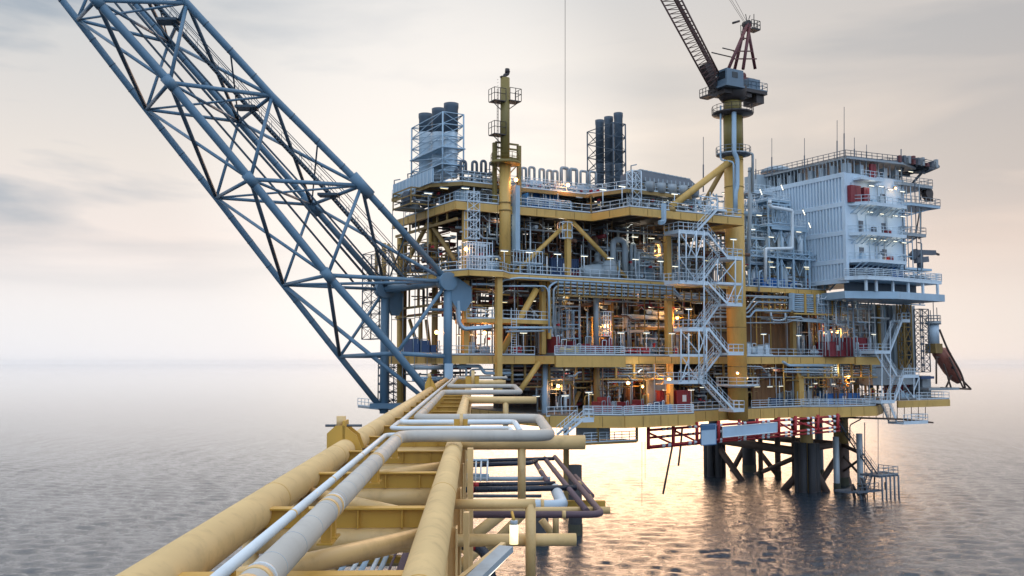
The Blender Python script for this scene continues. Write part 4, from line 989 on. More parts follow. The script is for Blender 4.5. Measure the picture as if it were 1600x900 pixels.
PALE=(WHT,GRY,LBL,GAL,THW,GRY); MIX=(GRY,OCH,GAL,WHT,BRN,YEL)
def frontwork(lb,u0,u1,v0,v1,z0,z1,n,seed,mts):
    """thin vertical and level pipes, posts and hangers close to the deck edge"""
    rg=random.Random(seed); t=T('pipework',lb,'pipework',PF((u0,v0,z0)))
    for i in range(n):
        u=rg.uniform(u0,u1); v=rg.uniform(v0,v1); r=rg.choice((.045,.06,.06,.09,.12)); k=rg.random(); h_=z1-z0
        if k<.42: pts=[(u,v,z0+.02),(u,v,z0+h_*rg.choice((.35,.6,1,1)))]
        elif k<.62: zz=z0+h_*rg.uniform(.4,.95); pts=[(u,v,z1),(u,v,zz),(min(u1,u+rg.uniform(.5,2.5)),v,zz)]
        elif k<.9: zz=z0+h_*rg.uniform(.55,.97); b=min(u1,u+rg.uniform(1.5,6)); dz=rg.choice((0,-.6,.5)); pts=[(u,v,zz),((u+b)/2,v,zz),((u+b)/2+abs(dz),v,zz+dz),(b,v,zz+dz)] if dz else [(u,v,zz),(b,v,zz)]
        else: pts=[(u,v,z0+.05),(u,v,z0+h_*.35),(u+.8,v,z0+h_*.35),(u+.8,v,z0+.05)]
        if len(pts)>1: MB(PF).path(pts,r,6,.25).build('pipe',rg.choice(mts),t)
for i,(lb,*a) in enumerate([
 ('thin pale pipes and hangers at front of main deck, left end',0,11,.6,3.5,ZN,ZU-1,18),('thin pale pipes and hangers at front of main deck, middle',11,24,.6,4,ZN,ZU-1,22),('thin pale pipes and hangers at front of the main deck by tall yellow column',24,42,-1,4,ZN,ZU-1,26),
 ('thin pipes and hangers at front of middle deck, left end',0,12,.3,2.5,ZM,ZN-.7,36),('thin pipes and hangers at front of middle deck behind the red skids',12,24,.8,4,ZM,ZN-.7,40),('thin pipes and hangers at front of middle deck left of the stair tower',24,40,.3,4,ZM,ZN-.7,44),('thin pipes and hangers at the right half of middle deck',44,64,.3,3,ZM,ZN-.7,50),
 ('thin pipes at front of the lowest deck, left half',13,32,-3,2,ZL,ZM-1.2,50),('thin pipes at front of the lowest deck, right half',46,70,-.5,3,ZL,ZM-1.2,50),
 ('thin pipes at the front of upper deck, left half',1,19,.8,4,ZU,ZR-.3,36),('thin pipes at the front of upper deck, right half',22,40,-5,0,ZU,ZR+1,40),
 ('thin pale pipes crowding the roof walkway',2,32,1.6,8,ZR,ZR+1.9,120),
 ('dense pale pipes at foot of white cladding',44,60,0,5,ZN,ZN+7,70),('dense pale pipes high beside the white cladding',44,54,1,6,ZN+6,ZN+13.5,60),
 ('dense grey pipes under the white platform at far right',62,76,-3.2,0,ZM,ZN-1.5,46),('pale posts and boxes at the end of lowest deck',66,80,-2,2,ZL+.5,ZM-1.5,34)]):
    frontwork(lb,*a,900+i,PALE if i in (0,1,2,9,10,11,12,13,14) else MIX)

for i,(u0,u1,v,z,h_,lb) in enumerate([(10,22,2.2,ZU-2.6,1.5,'cable ladder hung under the upper deck left of middle'),(22,34,-1,ZU-2.4,1.3,'cable ladder hung under upper deck right of middle'),(12,34,1.2,ZN-2.9,2.2,'cable ladder hung under main deck behind the long rack'),(46,62,1.5,ZN-4.4,3.6,'cable ladder hung under main deck above the firewall'),(14,32,1.5,ZM-3.4,2.2,'cable ladder hung under the middle deck left half'),(46,70,.9,ZM-3.2,2.0,'cable ladder hung under the middle deck right half')]):
    t=T('cable_ladder',lb,'cable tray',PF((u0,v,z))); m=MB(PF)
    for dv in (0,.6): m.beam((u0,v+dv,z),(u1,v+dv,z),.06,.16)
    x=u0
    while x<u1: m.beam((x,v,z),(x,v+.6,z),.06,.05); x+=.6
    m.build('tray',GAL,t); m=MB(PF); x=u0+.5
    while x<u1: m.beam((x,v,z),(x,v,z+h_),.06,.06); x+=2.4
    m.build('hanger',OCH,t); m=MB(PF)
    for k in range(5): m.tube((u0,v+.1+k*.1,z+.07),(u1,v+.1+k*.1,z+.07),.04,5)
    m.build('cables',DGR,t)
rg=random.Random(12)
for i in range(10):
    u=3+i*2.9; w_=rg.uniform(.9,1.8); h_=rg.uniform(.8,1.7); o=T('roof_unit',f'{ordl(i,10)} small pale box unit standing on the roof walkway','cabinet',PF((u,8.5,ZR)),'small box units on the roof'); MB(PF).box(u,u+w_,6.2,7.4,ZR+.1,ZR+h_).build('housing',(WHT,LBL,GRY)[i%3],o); MB(PF).tube((u+.3,6.8,ZR+h_),(u+.3,6.8,ZR+h_+.6),.12,8).build('vent_cap',GAL,o); MB(PF).box(u+.1,u+w_-.1,6.15,6.19,ZR+.3,ZR+h_-.2).build('louvre',DGR,o)

for i,(lb,*a) in enumerate([('mixed pipes in the second row of main deck, left part',2,14,3,9,ZN,ZU-1.2,44),('mixed pipes in the second row of main deck, middle part',14,26,3,9,ZN,ZU-1.2,44),('mixed pipes in the second row of main deck, right part',26,44,2,9,ZN,ZU-1.2,54),('mixed pipes in second row of the middle deck, left part',12,30,4,9,ZM,ZN-.7,50),('mixed pipes in second row of the middle deck, right part',46,66,3.5,9,ZM,ZN-.7,54)]):
    frontwork(lb,*a,980+i,(DGR,BRN,GRY,GAL,OCH,BRN,WHT))
frontwork('crowded grey pipes beneath the left end of the white platform',60,68,-2.5,1,ZM+1,ZN-.8,44,996,PALE)
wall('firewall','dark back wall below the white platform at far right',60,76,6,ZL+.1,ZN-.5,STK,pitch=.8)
skid(U(1330,-1),-.5,ZM+.01,6,3,7,333,'grey piping skid just right of the red containers',G_)
# ---------------- flare stack, exhausts, vents ----------------
def V(t): return Vector(t)
def thick(px,py,v,wpx):   # half width in metres of something wpx wide there
    q=PF(L(px,py,v)); return wpx*q.y/1500/2
fs=T('vent_stack','tall olive vent stack with two side platforms at the left part','stack',PF(L(789,430,-.2)))
p0=L(789,430,-.2); u_,v_=p0[0],-.2
z1=L(789,250,v_)[2]; z2=L(789,122,v_)[2]; r_=thick(789,350,v_,18)
MB(PF).tube((u_,v_,ZN),(u_,v_,z1),r_,20).build('lower_shell',YEL,fs)
MB(PF).tube((u_,v_,z1),(u_,v_,z2),r_*.82,20).build('upper_shell',CYE,fs)
for py in (330,318,256,400): z=L(789,py,v_)[2]; MB(PF).tube((u_,v_,z),(u_,v_,z+.15),r_+.12,20).build('flange',OCH,fs)
zt=L(789,111,v_)[2]
MB(PF).path([(u_,v_,z2-.1),(u_-.1,v_,z2+.4),(u_+.35,v_,zt-.4),(u_+.5,v_,zt+.1)],.24,8,.2).build('tip_pipe',CRD,fs)
MB(PF).tube((u_+.3,v_,zt-.2),(u_+.35,v_,zt+.35),.3,8).build('tip_nozzle',CRD,fs)
MB(PF).tube((u_-.5,v_,z2),(u_-.6,v_,z2+.2),.2,6).build('tip_bracket',CRD,fs)
for (du,py0,py1,side) in ((1.4,157,138,1),(-1.3,212,183,-1),(-1.1,160,138,-1)):
    z=L(789,py0,v_)[2]; a=u_+side*.3; b=u_+side*(r_+1.25)
    m=MB(PF); m.box(min(a,b),max(a,b),v_-.8,v_+.8,z-.12,z); m.tube((b-side*.1,v_,z-.1),(u_,v_,z-1.5),.06,5); m.build('side_platform',CRD,fs)
    rail_mb([(a,v_-.8),(b,v_-.8),(b,v_+.8)],z,1.6,.045,.8,False).build('railing',CRD,fs)
m=MB(PF); za=L(0,260,v_)[2] if False else z1; 
for vv in (-.15,.15): m.tube((u_-r_-.35,v_+vv,z1),(u_-r_-.35,v_+vv,L(789,140,v_)[2]),.035,4)
for i in range(26): 
    z=z1+i*.42; m.tube((u_-r_-.35,v_-.15,z),(u_-r_-.35,v_+.15,z),.025,4)
m.build('ladder',CRD,fs)
z=L(789,254,v_)[2]; m=MB(PF); m.tube((u_,v_,z-.25),(u_,v_,z),2.0,20); 
for s_ in (-1,1): m.tube((u_+s_*1.8,v_,z-.2),(u_+s_*.5,v_,z-1.6),.08,5)
m.build('ring_platform',CYE,fs)
rail_mb([(u_+1.9*math.cos(a),v_+1.9*math.sin(a)) for a in np.linspace(0,2*math.pi,9)],z,1.1,.035,1.5).build('ring_railing',CYE,fs)
gf=T('stack_guide_frame','yellow goalpost frame bracing the vent stack above the upper deck','frame',PF((u_,0,ZU)))
zg0,zg1=ZU,L(789,222,v_)[2]
for px in (773,811): 
    x=U(px,.8,250); m=MB(PF); m.box(x-.24,x+.24,.6,1.05,zg0,zg1); m.build('post',CYE,gf)
for py in (224,232,246): 
    z=L(789,py,.8)[2]; m=MB(PF); m.beam((U(774,.8,250),.8,z),(U(810,.8,250),.8,z),.22,.22); m.build('crossbar',CYE,gf)
# exhaust trio (left)
def exhaust(u,v,r,z0,z1,lb,low,high,g,zsplit,mt2=STK):
    t=T('exhaust_stack',lb,'stack',PF((u,v,z0)),g)
    MB(PF).lathe((u,v,z0),(0,0,1),[(0,r),(zsplit-z0,r),(zsplit-z0+.4,r*1.02)],20).build('lower_shell',low,t)
    MB(PF).lathe((u,v,zsplit+.41),(0,0,1),[(0,r*1.04),(z1-zsplit-.9,r*1.04),(z1-zsplit-.5,r*1.12),(z1-zsplit,r*1.12)],20).build('upper_shell',high,t)
    for k in range(3): z=z0+1.2+k*(zsplit-z0)/3; MB(PF).tube((u,v,z),(u,v,z+.12),r+.12,20).build('stiffening_ring',low,t)
    MB(PF).tube((u,v,z1-.02),(u,v,z1+.03),r*.95,16).build('mouth',CRD,t)
    return t
e=[(705,167,3.2,.83),(686,175,6.8,.83),(665,183,10.8,.83)]
for i,(px,py,v,r) in enumerate(e):
    q=L(px,py,v); exhaust(q[0],v,r*1.05,ZR+.8,q[2],['nearest and tallest of three fat exhaust stacks at left','middle one of the three fat exhaust stacks at left','farthest of three fat exhaust stacks at left edge'][i],WHT,STK,'fat exhaust stacks in a lattice frame at left',L(px,212,v)[2])
def lattice(u0,u1,v0,v1,z0,z1,n,lb,mt,r=.08,nm='lattice_tower',us=None,vs=None):
    t=T(nm,lb,'frame',PF((u0,v0,z0))); 
    for a in (u0,u1):
        for b in (v0,v1): MB(PF).tube((a,b,z0),(a,b,z1),r*1.6,6).build('post',mt,t)
    m=MB(PF)
    for k in range(n+1):
        z=z0+(z1-z0)*k/n
        for a,b in (((u0,v0),(u1,v0)),((u0,v1),(u1,v1)),((u0,v0),(u0,v1)),((u1,v0),(u1,v1))): m.tube((*a,z),(*b,z),r,5)
    m.build('ring_beam',mt,t); m=MB(PF)
    for k in range(n):
        a,b=z0+(z1-z0)*k/n,z0+(z1-z0)*(k+1)/n
        if k%2: a,b=b,a
        for p,q in (((u0,v0),(u1,v0)),((u0,v1),(u1,v1)),((u0,v0),(u0,v1)),((u1,v0),(u1,v1))): m.tube((*p,a),(*q,b),r*.8,5); m.tube((*p,b),(*q,a),r*.55,4)
    m.build('bracing',mt,t); return t
q=L(728,182,3.0); qz=q[2]; ua=L(690,200,1.6)[0]
q=L(724,182,2.4); lt=lattice(q[0]-3.0,q[0],2.3,12.2,ZR,qz,6,'pale lattice frame around three fat exhaust stacks',LBL,.075)
for z in (ZR+2.4,ZR+4.6): 
    m=MB(PF); m.box(q[0]-3.2,q[0]+.2,2.1,12.4,z-.15,z); m.build('ring_platform',LBL,lt)
o=T('wind_screen','long pale panel screen along the left roof edge below stacks','panel',PF((-2.2,2,ZR)))
m=MB(PF); m.box(-2.7,-2.55,2.8,16,ZR-.1,ZR+1.7); m.build('panel',LBL,o); 
m=MB(PF)
for i in range(12): m.box(-2.78,-2.71,3+i*1.15,3.1+i*1.15,ZR-.1,ZR+1.7)
m.build('rib',WHT,o)
# slim dark stacks (right)
for i,(px,py,v,r) in enumerate([(966,181,7,.62),(951,187,9.2,.62),(937,192,11.6,.62)]):
    q=L(px,py,v); q2=L(px,270,v); exhaust(q[0],v,r,ZR,q[2],['tallest slim dark exhaust stack on the right of its trio','middle slim dark exhaust stack of the trio','leftmost slim dark exhaust stack of the trio'][i],STK,STK,'slim dark exhaust stacks at the middle of the roof',q2[2]+1)
qa,qb=L(977,194,6.0),L(927,204,12.6)
lattice(qa[0]-2.2,qa[0],6,12.8,ZR,qa[2],6,'dark lattice frame around the slim exhaust stacks',STK,.07)
# gooseneck vents
vents=[(817,831,262),(833,836,262),(843,850,264),(851,860,265),(862,872,266),(876,887,262),(891,902,264),(907,918,266),(921,932,268)]
vents=[(815,822,262),(827,835,261),(843,850,264),(855,862,266),(864,871,267),(877,887,262),(891,901,264),(907,917,267),(921,931,268)]
for i,(a,b,py) in enumerate(vents):
    v=3.2; qa,qb=L(a,py,v),L(b,py,v); o=T('gooseneck_vent',f'{ordl(i,9)} grey gooseneck vent in the roof row'.replace('leftmost','leftmost').replace('  ',' '),'vent',PF((qa[0],v,ZR)),'gooseneck vents in a row on the roof')
    MB(PF).path([(qa[0],v,ZR),(qa[0],v,qa[2]),(qb[0],v,qa[2]),(qb[0],v,ZR+1.0+.1*(i%3))],.24 if i in (5,6) else .18,10,.28).build('pipe',GAL,o)
    MB(PF).tube((qa[0],v,ZR+.8),(qa[0],v,ZR+.95),.34,10).build('flange',GRY,o)
for i,(a,b,py) in enumerate([(720,728,251),(738,745,252),(752,759,251)]):
    v=2; qa,qb=L(a,py,v),L(b,py,v); o=T('bent_vent',['small dark hooked vent nearest the fat stacks','small dark hooked vent between two others','small dark hooked vent nearest the goalpost frame'][i],'vent',PF((qa[0],v,ZR)),'small dark hooked vents left of the vent stack')
    MB(PF).path([(qa[0],v,ZR),(qa[0],v,qa[2]),(qb[0],v,qa[2]),(qb[0],v,ZR+1.2)],.18,8,.4).build('pipe',DGR,o)
    MB(PF).box(qa[0]-.8,qb[0]+.9,v-.5,v+.5,ZR+1.3,ZR+1.6).build('grating',DGR,o)
# cooler block
ck=T('air_cooler','dark grey slanted air cooler house on roof left of the crane','cooler',PF((23,-5,ZR)))
u0,u1=U(1003,-5.2,290),U(1092,-5.2,300); zt=L(1010,264,-5.2)[2]; zb=L(1010,283,-5.2)[2]
m=MB(PF); m.raw([(u0,-5.2,zb),(u1,-5.2,zb),(u1,0,zb),(u0,0,zb),(u0+.3,-4.2,zt),(u1-.6,-4.2,zt-.5),(u1-.6,0,zt-.5),(u0+.3,0,zt)],[(3,2,1,0),(4,5,6,7),(0,1,5,4),(1,2,6,5),(2,3,7,6),(3,0,4,7)]); m.build('housing',DGR,ck)
m=MB(PF)
for i in range(12):
    x=u0+.5+(u1-u0-1)*i/12; m.box(x,x+.12,-5.3,-5.2,zb,zb+.5); m.box(x,x+.6,-4.2,-.5,zt-.5*i/12+.01,zt-.5*i/12+.14)
m.build('roof_rib',GRY,ck)
m=MB(PF)
for i in range(5): 
    x=u0+.4+(u1-u0-1.6)*i/4.3
    m.lathe((x+1,-4.6,zb-1.4),(0,0,1),[(0,.9),(.9,1.0),(1.38,1.0)],14)
m.build('fan_ring',GAL,ck)
for i in range(6):
    x=u0+(u1-u0)*i/5; MB(PF).beam((x,-5.1,ZU+2.6),(x,-5.1,zb),.16,.16).build('leg',GRY,ck)
m=MB(PF)
for i in range(5):
    a,b=u0+(u1-u0)*i/5,u0+(u1-u0)*(i+1)/5; mm=(a+b)/2; m.beam((a,-5.1,zb-.2),(mm,-5.1,ZU+2.8),.10,.10); m.beam((mm,-5.1,ZU+2.8),(b,-5.1,zb-.2),.10,.10)
m.beam((u0,-5.1,ZU+2.7),(u1,-5.1,ZU+2.7),.2,.25); m.build('truss',OCH,ck)
# pale small house (985-1000) above
lattice(U(986,-5.3,300),U(1000,-5.3,300),-5.6,-4.4,ZU,ZU+5.2,4,'white ladder cage at the left end of the cooler house',WHT,.05,'ladder_cage')
# ---------------- pedestal crane ----------------
CV=-3.2
cu=U(1151,CV,520); cr_=1.38
cr=T('pedestal_crane','tall pedestal crane with lattice jib raised to the upper left','crane',PF((cu,CV,ZL)))
zr=L(1143,238,CV)[2]; ztop=L(1140,178,CV)[2]
MB(PF).tube((cu,CV,ZL-1.6),(cu,CV,zr),cr_,28).build('pedestal',YEL,cr)
MB(PF).tube((cu,CV,zr),(cu,CV,ztop),cr_*1.0,28).build('upper_pedestal',CYE,cr)
for z in (ZL+6,ZM+4,ZN+4,ZN+10,ZU+5,ZU+9): MB(PF).tube((cu,CV,z),(cu,CV,z+.12),cr_+.03,28).build('weld_band',OCH,cr)
MB(PF).path([L(1147,175,CV-1.75),L(1147,238,CV-1.75),L(1152,248,CV-1.75),L(1152,290,CV-1.75),L(1149,302,CV-1.75),L(1149,332,CV-1.75)],.34,8,.5).build('cable_duct',LBL,cr)
MB(PF).path([L(1126,165,CV),L(1126,250,CV),L(1146,253,CV-1.7),L(1147,330,CV-1.7)],.13,8,.4).build('hose',LBL,cr)
def ring(z,r,w,mt,rm,name='ring_platform',h=1.1):
    m=MB(PF); m.lathe((cu,CV,z-.35),(0,0,1),[(0,r),(.3,r+w),(.35,r+w)],24); m.build(name,mt,cr)
    rail_mb([(cu+(r+w)*math.cos(a),CV+(r+w)*math.sin(a)) for a in np.linspace(0,2*math.pi,17)],z,h,.04,1.4).build('ring_railing',rm,cr)
ring(L(1150,243,CV)[2],cr_,1.1,DGR,GAL); ring(ZL+1.2+2.2,cr_,1.6,WHT,WHT); ring(L(1140,178,CV)[2],cr_,1.6,CRD,CRD)
m=MB(PF); m.tube((cu,CV,ztop),(cu,CV,ztop+2.2),cr_*.95,24); m.build('slew_neck',CYE,cr)
zc=L(1140,150,CV)[2]
m=MB(PF); m.lathe((cu,CV,ztop+1.9),(0,0,1),[(0,cr_*1.1),(.6,2.0),(1.5,2.2),(2.0,2.2)],24); m.build('slew_ring',CRD,cr)
zp=L(1140,140,CV)[2]
# machinery deck
um0,um1=U(1110,CV,140),U(1186,CV,140)
m=MB(PF); m.box(cu-3.0,um1-.2,CV-1.9,CV+1.9,zp-.5,zp); m.build('machinery_deck',CRD,cr)
rail_mb([(cu-1,CV-1.9),(um1-.2,CV-1.9),(um1-.2,CV+1.9),(cu-1,CV+1.9)],zp,1.2,.045,1.0).build('deck_railing',CAB,cr)
ucab0,ucab1=U(1131,CV-2,120),U(1157,CV-2,120)
zc0,zc1=L(1140,133,CV-2)[2],L(1140,109,CV-2)[2]
m=MB(PF); m.prism([(ucab0,CV-2.6),(ucab1,CV-2.6),(ucab1,CV-.4),(ucab0,CV-.4)],zc0,zc1); cb=m.build('operator_cab',CAB,cr)
m=MB(PF); m.box(ucab0+1.0,ucab0+2.1,CV-2.63,CV-2.58,zc0+1.0,zc1-.4); m.box(ucab0-.03,ucab0+.02,CV-2.3,CV-.7,zc0+.8,zc1-.3); m.build('window',GLS,cb)
m=MB(PF); m.box(ucab0-.2,ucab1+.1,CV-2.75,CV-.3,zc0-.3,zc0-.02); m.build('cab_floor',CAB,cb)
for a,b,c0,c1,mt,nm in ((cu+1.2,um1-.6,.2,2.5,CRB,'winch_house'),(cu+1.6,um1-1.5,-1.7,.1,CAB,'engine_housing'),(cu-2.5,cu-.3,-.4,1.6,CRD,'winch_base')):
    m=MB(PF); m.box(a,b,CV+c0-.1,CV+c1-.7,zp,zp+(2.4 if nm=='winch_house' else 1.6)); m.build(nm,mt,cr)
MB(PF).tube((cu+1.4,CV+1.3,zp+2.8),(cu+3.4,CV+1.3,zp+2.8),.7,14).build('winch_drum',CRB,cr)
m=MB(PF); m.box(um1-1.9,um1-.4,CV-1.4,CV+1.4,zp-1.7,zp-.5); m.box(cu-2.8,cu+2.4,CV-1.5,CV+1.5,zp-1.1,zp-.5); m.build('counterweight',CRD,cr)
# A frame (gantry)
at=L(1167,38,CV); 
for px,dv in ((1138,-1.2),(1148,1.2),(1161,-1.2),(1180,1.0)):
    b=L(px,108,CV+dv); MB(PF).tube(b,(at[0]+(.3 if px>1150 else -.1),CV+dv*.25,at[2]),.24,8).build('gantry_leg',CRB,cr)
for y_,x0,x1 in ((80,1146,1176),(92,1143,1182),(60,1157,1172)):
    m=MB(PF); m.beam(L(x0,y_,CV-.8),L(x1,y_,CV-.6),.16,.16); m.beam(L(x0,y_,CV+.8),L(x1,y_,CV+.6),.16,.16); m.build('gantry_tie',CRB,cr)
MB(PF).lathe((at[0],CV-.5,at[2]),(0,1,0),[(0,.55),(1.0,.55)],16).build('gantry_sheave',CRD,cr)
za=L(1175,47,CV)[2]; m=MB(PF); m.box(at[0]+.3,at[0]+2.0,CV-.7,CV+.7,za-.1,za); m.build('gantry_platform',CRD,cr)
rail_mb([(at[0]+.3,CV-.7),(at[0]+2,CV-.7),(at[0]+2,CV+.7)],za,1.3,.05,.6).build('gantry_railing',CRD,cr)
cage_=rail_mb([(at[0]-1.6,CV-.4),(at[0]-1.0,CV-.4)],L(1150,62,CV)[2],2.2,.05,.5); cage_.build('ladder_cage',CRD,cr)
for a,b,r in (((1112,82),(1146,90),.09),((1129,75),(1150,80),.09),((1145,36),(1155,33),.18)): MB(PF).tube(L(*a,CV),L(*b,CV),r,6).build('boom_stop',CRD,cr)
for a,b in (((1168,38),(1165,22)),((1178,40),(1178,22)),((1170,30),(1172,24))): MB(PF).tube(L(*a,CV),L(*b,CV),.06,4).build('mast',CRD,cr)
# jib
jb=L(1118,138,CV); 
def jp(px,py,dv,s=1.0):
    return L(px,py,CV+dv)
m4=[]
jA0,jA1=(1108,136),(1012,-38); jB0,jB1=(1127,122),(1046,-38)
for nm,(a,b),dv in (('jib_chord',(jA0,jA1),-.9),('jib_chord',(jA0,jA1),.9),('jib_chord',(jB0,jB1),-.9),('jib_chord',(jB0,jB1),.9)):
    MB(PF).tube(jp(*a,dv),jp(*b,dv),.13,6).build(nm,JIB,cr)
nb=26; m=MB(PF)
def lerp(a,b,t): return (a[0]+(b[0]-a[0])*t,a[1]+(b[1]-a[1])*t)
for i in range(nb):
    t0,t1=i/nb,(i+1)/nb
    for dv in (-.9,.9):
        a=jp(*lerp(jA0,jA1,t0),dv); b=jp(*lerp(jB0,jB1,(t0+t1)/2),dv); c=jp(*lerp(jA0,jA1,t1),dv); m.tube(a,b,.055,4,cap=False); m.tube(b,c,.055,4,cap=False)
    for J0,J1 in ((jA0,jA1),(jB0,jB1)):
        a=jp(*lerp(J0,J1,t0),-.9); b=jp(*lerp(J0,J1,(t0+t1)/2),.9); c=jp(*lerp(J0,J1,t1),-.9); m.tube(a,b,.045,4,cap=False); m.tube(b,c,.045,4,cap=False)
m.build('jib_lacing',JIB,cr)
MB(PF).beam(jp(1120,118,0),jp(1036,-38,0),.28,.6).build('jib_walkway',JIB,cr)
MB(PF).beam(jp(1117,138,0),jp(1100,100,0),1.2,1.0).build('jib_foot',CRD,cr)
for a,b in (((1165,36),(1125,-30)),((1168,36),(1133,-30)),((1163,36),(1121,-30))): MB(PF).tube(L(*a,CV),L(*b,CV),.035,4).build('pendant_rope',CRD,cr)
m=MB(PF); q=L(1108,152,CV); m.box(q[0]-.9,q[0]+.6,CV-1,CV+1,q[2]-.1,q[2]); m.build('foot_platform',CRD,cr)
rail_mb([(q[0]-.9,CV+1),(q[0]-.9,CV-1),(q[0]+.6,CV-1)],q[2],1.2,.05,.7).build('foot_railing',CRD,cr)
# struts to the deck
o=T('crane_strut','long yellow raking strut from upper deck up to the crane column','strut',PF(L(1048,322,-6.5)))
MB(PF).tube(L(1048,324,-6.5),(cu-1.2,CV-.6,L(1128,252,CV)[2]),.48,14).build('strut',YEL,o)
MB(PF).lathe(L(1048,322,-6.5),(0,0,1),[(-.8,.75),(-.2,.6)],12).build('strut_foot',OCH,o)
o=T('crane_strut','shorter ochre strut behind the long one at the crane column','strut',PF(L(1094,325,0)))
MB(PF).tube(L(1094,328,-1),(cu-.6,CV+1.2,L(1128,255,CV)[2]),.36,12).build('strut',OCH,o)
# lamp pole ladder beside pedestal
o=T('access_ladder','thin dark ladder running up the right side of crane column','ladder',PF((cu+1.9,CV,ZU)))
m=MB(PF)
for d_ in (-.2,.2): m.tube((cu+1.75,CV+d_,zr),(cu+1.75,CV+d_,ztop),.04,4)
for i in range(30): z=zr+(ztop-zr)*i/30; m.tube((cu+1.75,CV-.2,z),(cu+1.75,CV+.2,z),.03,4)
m.build('rungs',CRD,o)
# ---------------- stair towers ----------------
st=T('stair_tower','white steel stair tower zigzagging in front of the crane column','stair',PF((U(1110,-8.5),-8.5,ZL)))
SV=-7.6; SW=1.5
def landing(parent,pxs,py,v,d=3.0,mt=None,th=.35,rl=True,sides='fl'):
    a,b=L(pxs[0],py,v),L(pxs[1],py,v); z=a[2]
    m=MB(PF); m.box(a[0],b[0],v,v+d,z-th,z); m.build('landing',mt or WHT,parent)
    if rl:
        pts=[(a[0],v),(b[0],v)] if sides=='f' else ([(a[0],v+d),(a[0],v),(b[0],v)] if sides=='fl' else ([(a[0],v),(b[0],v),(b[0],v+d)] if sides=='fr' else [(a[0],v+d),(a[0],v),(b[0],v),(b[0],v+d)]))
        rail_mb(pts,z,1.15,.045,.9).build('railing',mt or WHT,parent)
    return a[0],b[0],z
Ls=[((1060,1106),360,'fl'),((1136,1160),401,'fr'),((1060,1106),439,'fl'),((1136,1160),474,'fr'),((1075,1108),513,'fl'),((1138,1162),551,'fr'),((1060,1104),596,'fl'),((1146,1163),640,'fr')]
LD=[landing(st,a,b,SV,3.0,sides=s) for a,b,s in Ls]
LD2=[landing(st,(1064,1104),553,SV,2.4,rl=False),landing(st,(1120,1160),440,SV,2.0,rl=False)]
def fl(parent,i,j,off):
    a,b=LD[i],LD[j]   # i upper, j lower
    if a[0]<b[0]: stair(parent,(b[0],SV+off,b[2]),(a[1],SV+off,a[2]),SW)
    else: stair(parent,(b[1],SV+off,b[2]),(a[0],SV+off,a[2]),SW)
for i in range(7): fl(st,i,i+1,0.0 if i%2==0 else 1.5)
a=L(1090,360,SV); b=L(1122,326,SV); stair(st,(a[0],SV,a[2]),(b[0],SV,b[2]),SW)
a=L(1122,326,SV); m=MB(PF); m.box(a[0],a[0]+1.6,SV,SV+3,a[2]-.3,a[2]); m.build('landing',WHT,st)
def post(px,py0,py1,v,r=.10): MB(PF).tube(L(px,py0,v),L(px,py1,v),r,6).build('post',WHT,st)
for px,y0,y1 in ((1061,360,440),(1088,360,440),(1100,360,640-42),(1072,365,440),(1064,514,596),(1092,515,600),(1104,515,600),(1076,520,596),(1121,405,440),(1149,402,474),(1160,402,474)):
    post(px,y0,y1,SV-.05); 
for a,b in (((1061,402),(1088,440)),((1088,402),(1061,362)),((1061,402),(1100,402)),((1088,362),(1076,400)),((1100,362),(1088,402)),((1064,518),(1092,552)),((1092,552),(1104,518)),((1092,518),(1104,551)),((1064,555),(1092,596)),((1064,596),(1076,560)),((1092,596),(1104,556)),((1061,596),(1076,580)),((1149,474),(1160,446)),((1122,408),(1149,440)),((1149,408),(1122,440)),((1149,445),(1136,474)),((1061,580),(1104,596))):
    MB(PF).tube(L(*a,SV-.05),L(*b,SV-.05),.075,5).build('bracing',WHT,st)
# right stairs
st2=T('stair_tower','pale stairs descending in zigzag at the far right of the platform','stair',PF((U(1390,-6),-6,ZL)))
SV=-5.5
LD=[landing(st2,(1410,1422),500,SV,2.4,sides='fr'),landing(st2,(1366,1391),549,SV,3,sides='fl'),landing(st2,(1412,1436),587,SV,2.6,sides='fr'),landing(st2,(1376,1398),627,SV,3,sides='fl'),landing(st2,(1412,1450),660,SV,3,sides='fr')]
for i in range(4): fl(st2,i,i+1,0 if i%2==0 else 1.3)
m=MB(PF)
for px,a,b in ((1378,549,627),(1391,502,627),(1405,590,625),(1436,590,625),(1428,590,622)): m.tube(L(px,a,SV),L(px,b,SV),.09,5)
m.build('post',WHT,st2); m=MB(PF)
for a,b in (((1405,590),(1428,622)),((1405,606),(1420,625)),((1436,590),(1428,610)),((1366,549),(1391,590))): m.tube(L(*a,SV),L(*b,SV),.09,5)
m.build('bracing',WHT,st2)
# small stairs left on lower deck
st3=T('access_stairs','short white stairs dropping left from the lowest deck corner','stair',PF(L(905,665,-9)))
q=LZ(927,650,ZL)
m=MB(PF); sv=-9; a=L(911,655,sv); b=L(928,655,sv); m.box(a[0],b[0],sv,sv+2,a[2]-.4,a[2]); m.build('landing',WHT,st3)
rail_mb([(a[0],sv),(b[0],sv),(b[0],sv+2)],a[2],1.15,.045,.8).build('railing',WHT,st3)
c=L(881,681,sv); stair(st3,(c[0],sv,c[2]),(a[0],sv,a[2]),1.6)
ll=T('lower_landing','white railed grey catwalk hanging below the lowest deck at left','platform',PF(L(950,690,-6)))
a,b=L(912,692,-6),L(995,688,-6); m=MB(PF); m.box(a[0],b[0],-6,-3,a[2]-.3,a[2]); m.build('floor_plate',OCH,ll)
rail_mb([(a[0],-6),(b[0],-6)],a[2],1.2,.05,1.2,bars=3).build('railing',WHT,ll)
for px in (934,995): MB(PF).tube(L(px,690,-5.9),L(px,655,-5.9),.2,6).build('hanger',OCH,ll)
